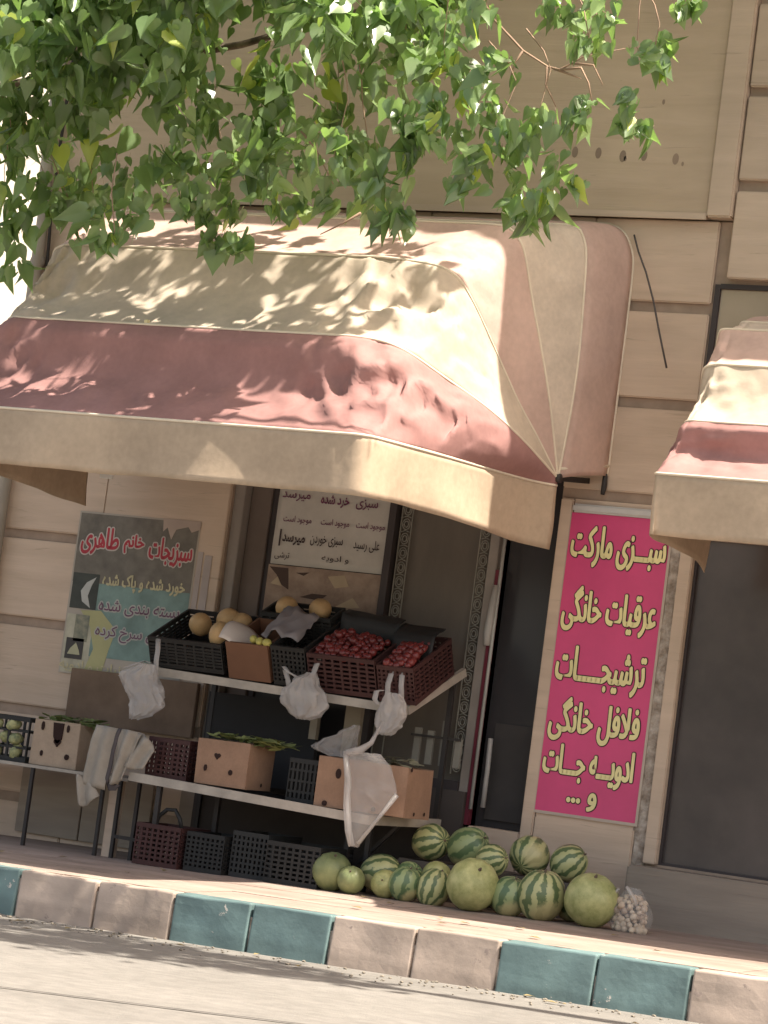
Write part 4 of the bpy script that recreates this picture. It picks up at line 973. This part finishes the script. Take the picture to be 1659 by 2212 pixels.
m = MB(); m.tube([(-.70, -1.0, .86), (-.655, -1.005, .70), (-.635, -1.01, .54), (-.605, -1.01, .40), (-.575, -1.0, .31)], [.016, .022, .024, .022, .02], 7); m.tube([(-.322, -1, .645), (-.43, -1.005, .48), (-.535, -1, .33)], [.016, .011, .012], 7); m.tube([(-.69, -1, .85), (-.60, -.99, .88), (-.55, -.97, .93), (-.53, -.9, 1.06)], [.02, .024, .016, .008], 7); m.build('bag_seam', BAGM, r)
bag('plastic_bag', (-.90, -.76, 1.02), [(0, .13, .02), (.06, .08, .06), (.11, .02, .11), (.16, -.02, .13), (.20, .04, .07)], .05, BAGC, 'crumpled grey bag bunched above the long box', 12.0, grp='carrier bags hanging from the rack')
# bag of small bulbs at the right end
bg_ = empty('produce_bag', (1.125, -.80, G(1.1, -.8)), 'clear bag filled with small whitish bulbs beside the right pale melon', 'bag')
m = MB(); P = []
for s in range(28):
    an = 2*PI*s/28; row = []
    for j in range(18):
        t = j/17; z = .25*t; hw = (.082*(1-.15*t)+.025*math.sin(PI*min(1, t*1.4)))*(1 if t < .72 else 1-(t-.72)*2.1)
        f_ = 1+.08*N((math.cos(an)*3, math.sin(an)*3, z*20)); row.append((1.15+hw*1.3*math.cos(an)*f_, -.80+hw*.8*math.sin(an)*f_, G(1.1, -.8)+.003+z))
    P.append(row)
m.grid(P, closed_u=True); m.build('bag_film', BAGT, bg_)
m = MB(); m.tube([(1.06, -.82, .235), (1.045, -.83, .262), (1.07, -.83, .295)], [.012, .016, .008], 6); m.tube([(1.12, -.84, .31), (1.15, -.845, .28), (1.18, -.85, .245), (1.20, -.84, .2)], [.01, .013, .011, .007], 6); m.build('bag_tie', BAGM, bg_)
gm = [fruit_mesh('bulb', GARLIC, .019, .016, 10, .3, seed=i*2) for i in range(4)]
cnt = 0
for j in range(8):
    for i in range(11):
        a = 2*PI*i/11+j*.4; rr = .062*random.uniform(.75, 1.15)*(1-.2*max(0, j-5)); z = G(1.1, -.8)+.02+.025*j
        if j == 7 and i % 2: continue
        put('bulb', random.choice(gm), (1.15+rr*1.35*math.cos(a), -.80+rr*.85*math.sin(a), z), (random.random()*3, random.random()*3, random.random()*3), 'small whitish bulb packed in the clear bag', 'bulb', 'whitish bulbs in the clear bag', scale=[random.uniform(.8, 1.45)]*3); cnt += 1

# ---------------------------------------------------------------- draped grey cloth over the left end of the lower shelf
cl = empty('draped_cloth', (-2.25, -.95, .35), 'grey garment with dark stripe draped over the left end of the lower shelf', 'cloth')
def patch(name, T, B, M_, par, y, bulge=.03, folds=3, amp=.012, ntu=16, ntv=14, seed=0, thick=.008):
    P = []
    def at(L, s):
        s *= len(L)-1; k = min(len(L)-2, int(s)); f_ = s-k; return lerp(L[k][0], L[k+1][0], f_), lerp(L[k][1], L[k+1][1], f_)
    for i in range(ntu):
        s = i/(ntu-1); row = []
        for j in range(ntv):
            t = j/(ntv-1); a = at(T, s); b_ = at(B, s); x = lerp(a[0], b_[0], t); z = lerp(a[1], b_[1], t)
            row.append((x, y-bulge*math.sin(PI*(.15+.7*s))-amp*math.sin(folds*PI*s+seed+t)+.012*N((x*12, z*12, seed))+.12*max(0, .12-t), z))
        P.append(row)
    m = MB(); m.grid(P); return m.build(name, M_, par, thick=thick)
patch('front_panel', [(-2.455, .815), (-2.38, .815), (-2.30, .81)], [(-2.50, .44), (-2.42, .435), (-2.335, .42)], CLOTH, cl, -1.0, seed=1)
patch('stripe', [(-2.30, .81), (-2.28, .81)], [(-2.34, .47), (-2.315, .46)], CLOTHD, cl, -1.003, .01, 1, .003, 5, seed=2)
patch('right_panel', [(-2.28, .81), (-2.20, .81), (-2.13, .80)], [(-2.315, .47), (-2.27, .46), (-2.22, .50)], CLOTH, cl, -.99, seed=3, amp=.02)
patch('sleeve', [(-2.14, .80), (-2.07, .77), (-2.03, .70)], [(-2.24, .60), (-2.18, .57), (-2.08, .585)], CLOTH, cl, -.97, seed=4, amp=.016)
patch('lower_tail', [(-2.56, .50), (-2.52, .50), (-2.48, .47), (-2.40, .44)], [(-2.50, .33), (-2.47, .30), (-2.43, .31), (-2.36, .38)], CLOTH, cl, -.99, .045, 3, .02, seed=5)
patch('pocket_flap', [(-2.34, .47), (-2.24, .46)], [(-2.31, .42), (-2.26, .43)], CLOTHD, cl, -.985, .01, 1, .003, 5, seed=6)

# small white display grid behind the right end of the rack
dg_ = empty('display_grid', (-.52, -.12, .9), 'pale slatted grid with a dark bar beyond the right end of the rack', 'rack')
for x, z1 in ((-.66, 1.06), (-.57, 1.05), (-.475, 1.12), (-.375, 1.02)):
    m = MB(); m.box(x-.024, x+.020, -.14, -.12, .84, z1); m.build('slat', plain('pale_slat', (.24, .225, .19), .7), dg_)
m = MB(); m.box(-.70, -.36, -.16, -.142, 1.005, 1.02); m.build('cross_bar', DARKM, dg_)

# ---------------------------------------------------------------- tree: trunk beyond the left edge, boughs across, hanging leaf clusters
tree = empty('poplar_tree', (-4.9, -2.25, 0), 'leafy tree whose drooping heart shaped leaves hang across the top of the view', 'tree')
m = MB(); m.tube([(-4.9, -2.25, -.1), (-4.87, -2.27, .6), (-4.8, -2.3, 1.8), (-4.7, -2.4, 3.2), (-4.45, -2.5, 4.6), (-4.2, -2.6, 6.2), (-4.1, -2.7, 8.2)], [.2, .165, .15, .135, .12, .09, .04], 14); m.build('trunk', BARK, tree)
m = MB()
boughs = [[(-4.5, -2.5, 4.3), (-3.6, -2.5, 5.2), (-2.4, -2.4, 5.45), (-1.0, -2.3, 5.5), (.2, -2.3, 5.45), (1.2, -2.3, 5.5)], [(-4.2, -2.6, 6.0), (-3, -3.2, 6.6), (-1.4, -3.4, 6.7), (.3, -3.2, 6.5)],
          [(-4.55, -2.45, 4.0), (-3.7, -2.0, 4.5), (-2.6, -1.9, 4.75), (-1.5, -1.95, 4.9), (-.3, -2.0, 5.2)], [(-4.3, -2.5, 5.4), (-4.9, -3.2, 6.4), (-5.6, -3.6, 7)], [(-4.3, -2.6, 5.2), (-3.9, -3.4, 5.9), (-2.6, -4.0, 6.4)]]
for bo in boughs: m.tube(bo, [.055-.045*i/(len(bo)-1) for i in range(len(bo))], 8)
m.build('bough', BARK, tree)
CL = [(-2.46,-2.61,3.43,.11),(-2.73,-2.25,3.75,.1),(-2.68,-2.46,3.96,.125),(-2.59,-2.18,3.97,.1),(-2.49,-2.15,3.87,.113),(-1.77,-2.82,3.6,.11),(-1.6,-2.88,3.54,.08),(-2.47,-1.9,3.96,.125),(-1.66,-2.59,3.71,.087),(-2.43,-2.62,4.06,.15),(-2.74,-1.71,4.25,.175),(-1.95,-2.34,3.95,.15),(-1.99,-1.9,4.11,.15),(-1.44,-2.33,3.88,.1),(-1.4,-2.13,3.66,.06),(-.85,-2.72,3.56,.05),(-1.48,-2.14,3.82,.08),(-1.48,-1.86,3.96,.113),(-1.64,-2.27,4.14,.15),(-1.52,-2.01,4.18,.15),(-1.17,-2.09,4.08,.15),(-.65,-2.82,3.80,.07),(-.96,-1.99,3.95,.075),(-.68,-2.19,3.96,.087),(-.68,-2.54,4.06,.138),(-.27,-2.86,4.02,.138),(-.59,-1.86,4.04,.087),(-.17,-2.33,3.81,.08),(-.41,-2.04,4.06,.113),(-.34,-1.85,3.94,.05),(-.56,-2.04,4.24,.138),(-.39,-1.79,4.31,.113),(.05,-2.43,4.24,.1),(-.4,-1.94,4.46,.15),(.05,-2.37,4.41,.087),(-.89,-1.78,4.55,.15),(-.61,-1.85,4.7,.138),(.12,-2.78,4.53,.1),(.26,-2.74,4.59,.07),(.2,-2.64,4.7,.10),(.04,-1.74,4.84,.113),(.17,-2.38,4.56,.11),(.25,-2.15,4.49,.11),(.35,-2.54,4.26,.113),(.43,-2.29,4.28,.125),(.31,-2.44,4.03,.075),(.37,-2.48,4.13,.075),(.48,-2.2,4.17,.125),(.52,-2.2,4.33,.1),(.3,-1.81,4.08,.113),(.58,-2.08,3.94,.087),(.42,-1.79,3.93,.03),(.57,-1.87,4.12,.1),(.63,-1.71,4.19,.062),(.68,-2.09,4.2,.087),(.85,-2.7,4.3,.08),(.63,-1.87,4.47,.08),(.68,-1.74,4.61,.06),(.92,-1.81,4.49,.05),(1.23,-2.22,4.36,.055),(1.03,-2.04,4.53,.062),(1.36,-2.65,4.67,.055),(1.17,-1.9,4.93,.045),(1.29,-2.21,4.72,.04),(.9,-2.56,4.9,.1),(1.14,-2.82,4.72,.087),(.66,-1.88,4.92,.05),(.7,-1.71,5.18,.075),(.84,-2.79,4.88,.075),(1.24,-1.94,5.14,.05),(1.51,-2.41,4.99,.03),(.18,-2.72,4.85,.125),(.32,-2.55,4.9,.11),(-.46,-1.98,4.99,.15),(-.82,-1.85,4.92,.175)]
rnd = random.Random(11)
fill = []
for _ in range(94):
    x = rnd.uniform(-3.9, .0); y = rnd.uniform(-3.4, -2.15); z = rnd.uniform(4.25, 5.6)
    if x > -.9 and z < 4.7: z += .5
    fill.append((x, y, z, rnd.uniform(.13, .22)))
for _ in range(46):    # thickest part of the foliage, upper left
    fill.append((rnd.uniform(-3.9, -1.0), rnd.uniform(-3.3, -2.4), rnd.uniform(4.5, 5.6), rnd.uniform(.13, .22)))
for _ in range(120):   # the crown above the frame, which dapples the awning, pavement and road
    fill.append((rnd.uniform(-5.5, .2), rnd.uniform(-4.6, -1.5), rnd.uniform(5.7, 7.2), rnd.uniform(.18, .3)))
for _ in range(70):   # boughs close to the building, above the frame
    fill.append((rnd.uniform(-2.4, .9), rnd.uniform(-2.0, -1.25), rnd.uniform(5.7, 6.5), rnd.uniform(.08, .17)))
for _ in range(34):
    fill.append((rnd.uniform(-.6, 2.6), rnd.uniform(-5.2, -2.9), rnd.uniform(5.9, 6.9), rnd.uniform(.16, .26)))
tw = MB(); lf = MB(); tints = []
LEAFV = [(0, 0, 0), (.20, .30, .03), (.46, .36, .05), (.44, .05, .04), (.30, -.32, .03), (.10, -.62, .01), (0, -1.0, -.04), (-.10, -.62, .01), (-.30, -.32, .03), (-.44, .05, .04), (-.46, .36, .05), (-.20, .30, .03)]
LEAFV = [(0, .12, 0), (.13, .26, .03), (.34, .22, .07), (.45, 0, .09), (.40, -.24, .07), (.24, -.52, .04), (.08, -.80, .01), (0, -1.0, -.03), (-.08, -.80, .01), (-.24, -.52, .04), (-.40, -.24, .07), (-.45, 0, .09), (-.34, .22, .07), (-.13, .26, .03)]
LEAFF = [(0, 1, 2, 3, 4), (0, 4, 5, 6, 7), (0, 7, 8, 9, 10), (0, 10, 11, 12, 13)]
def leaf(p, size, tint):
    a = rnd.uniform(0, 2*PI); hang = rnd.gauss(.25, .45); sw = rnd.gauss(0, .5)
    R = Matrix.Rotation(a, 3, 'Z') @ Matrix.Rotation(hang, 3, 'X') @ Matrix.Rotation(sw, 3, 'Y')
    k = rnd.uniform(.9, 1.2); cup = rnd.uniform(.3, 2.4); curl = rnd.gauss(0, .35); ln = rnd.uniform(.85, 1.2)
    vs = [p+R @ Vector((v[0]*size*.95*k, v[2]*size*cup+curl*size*(v[1]-.1)**2, v[1]*size*ln)) for v in LEAFV]
    lf.add(vs, LEAFF, True); tints.extend([tint]*len(vs))
    st = p+Vector((0, 0, size*.5))+Vector((rnd.uniform(-.02, .02), rnd.uniform(-.02, .02), 0))
    return st
for k_, (x, y, z, r) in enumerate(CL):     # the right hand sprays hang further out over the road
    if x > -.45 and y > -2.7:
        y2 = -2.75-rnd.uniform(0, .4); CL[k_] = (x+(y-y2)*(7-x)/(15.7+y), y2, z-(y-y2)*(z-.97)/(15.7+y), r)
def crown2():
    t2 = empty('poplar_tree', (5.3, -3.3, rz(5.3)), 'second street tree beyond the right edge whose crown shades the road at lower left', 'tree')
    m = MB(); m.tube([(5.3, -3.3, -.2), (5.25, -3.3, 1.5), (5.1, -3.35, 3.4), (4.8, -3.4, 5.2), (4.4, -3.5, 7.4)], [.17, .14, .12, .09, .03], 12); m.build('trunk', BARK, t2)
    m = MB()
    for bo in ([(4.8, -3.4, 5.1), (3.8, -3.45, 6.1), (2.6, -3.5, 6.5), (1.7, -3.5, 6.6)], [(4.6, -3.4, 6.0), (3.7, -3.7, 6.9), (2.7, -3.7, 7.1)]): m.tube(bo, [.05, .035, .02, .008][:len(bo)], 7)
    m.build('bough', BARK, t2); return t2
cl2 = [(rnd.uniform(1.5, 4.3), rnd.uniform(-4.1, -3.15), rnd.uniform(6.0, 7.2), rnd.uniform(.16, .3)) for _ in range(52)]
t2 = crown2(); lf2 = MB(); keep = (lf, tints); lf = lf2; tints = []
for (x, y, z, r) in cl2:
    for _ in range(int(24+r*r*260)):
        q = Vector((rnd.gauss(0, .5), rnd.gauss(0, .3), rnd.gauss(0, .5))); leaf(Vector((x, y, z))+q*r*1.3, rnd.uniform(.08, .14), min(1, max(0, rnd.gauss(.42, .2))))
o2 = lf2.build('crown', LEAF, t2); a2 = o2.data.attributes.new('tint', 'FLOAT', 'POINT'); a2.data.foreach_set('value', tints)
lf, tints = keep
for ci, (x, y, z, r) in enumerate(CL+fill):
    c = Vector((x, y, z)); main = ci < len(CL)
    n = int(8+ (r*r)*720) if main else int(26+(r*r)*420)
    if z > 5.65: n = int(n*.42)
    top = c+Vector((rnd.uniform(-.12, .05), rnd.uniform(-.1, .1), r+.18))
    j1 = rnd.uniform(-.16, .06); j2 = rnd.uniform(-.06, .06)
    if rnd.random() < (.22 if main else .08): tw.tube([top+Vector((j1*1.6, 0, .22)), top+Vector((j1*.5, 0, .1)), top, c+Vector((j2, 0, r*.3)), c+Vector((j2*.4, 0, -r*.2)), c-Vector((j2, 0, r*.7))], [.005, .0042, .0035, .003, .0022, .0012], 4)
    for _ in range(n):
        q = Vector((rnd.gauss(0, .45), rnd.gauss(0, .45), rnd.gauss(0, .55)))
        if q.length > 1.25: q *= 1.25/q.length
        p = c+q*r*1.15
        s = rnd.uniform(.06, .15)*(.82 if main and x > .3 else 1)
        tnt = min(1, max(0, rnd.gauss(.42, .22)+(.5 if rnd.random() < .07 else 0)))
        st = leaf(p, s, tnt)
        if main and rnd.random() < .15: tw.tube([p+Vector((0, 0, s*.1)), st], .0011, 3)
# bare twigs right of the main mass
for pts in ([(.15, -2.3, 5.15), (.295, -2.3, 4.949), (.502, -2.3, 4.767), (.66, -2.3, 4.68), (.737, -2.3, 4.665), (.863, -2.3, 4.735), (1.101, -2.3, 4.782)], [(.502, -2.3, 4.767), (.46, -2.3, 4.70), (.45, -2.31, 4.60)], [(.66, -2.3, 4.68), (.662, -2.3, 4.58), (.74, -2.3, 4.46)],
            [(.737, -2.3, 4.665), (.85, -2.28, 4.68), (.90, -2.27, 4.60), (.93, -2.26, 4.50)], [(.8, -2.3, 4.70), (.93, -2.3, 4.69), (1.0, -2.3, 4.58)], [(.70, -2.3, 4.67), (.80, -2.28, 4.64), (.86, -2.28, 4.62)], [(-.9, -2.2, 4.35), (-.75, -2.2, 4.2), (-.62, -2.2, 4.02)], [(-.42, -2.2, 3.86), (-.52, -2.2, 3.80), (-.66, -2.2, 3.73)]):
    tw.tube(pts, [.009-.006*i/(len(pts)-1) for i in range(len(pts))], 5)
tw.build('twigs', TWIG, tree)
o = lf.build('crown', LEAF, tree)
at = o.data.attributes.new('tint', 'FLOAT', 'POINT'); at.data.foreach_set('value', tints)
print('leaves', len(lf.v)//len(LEAFV))
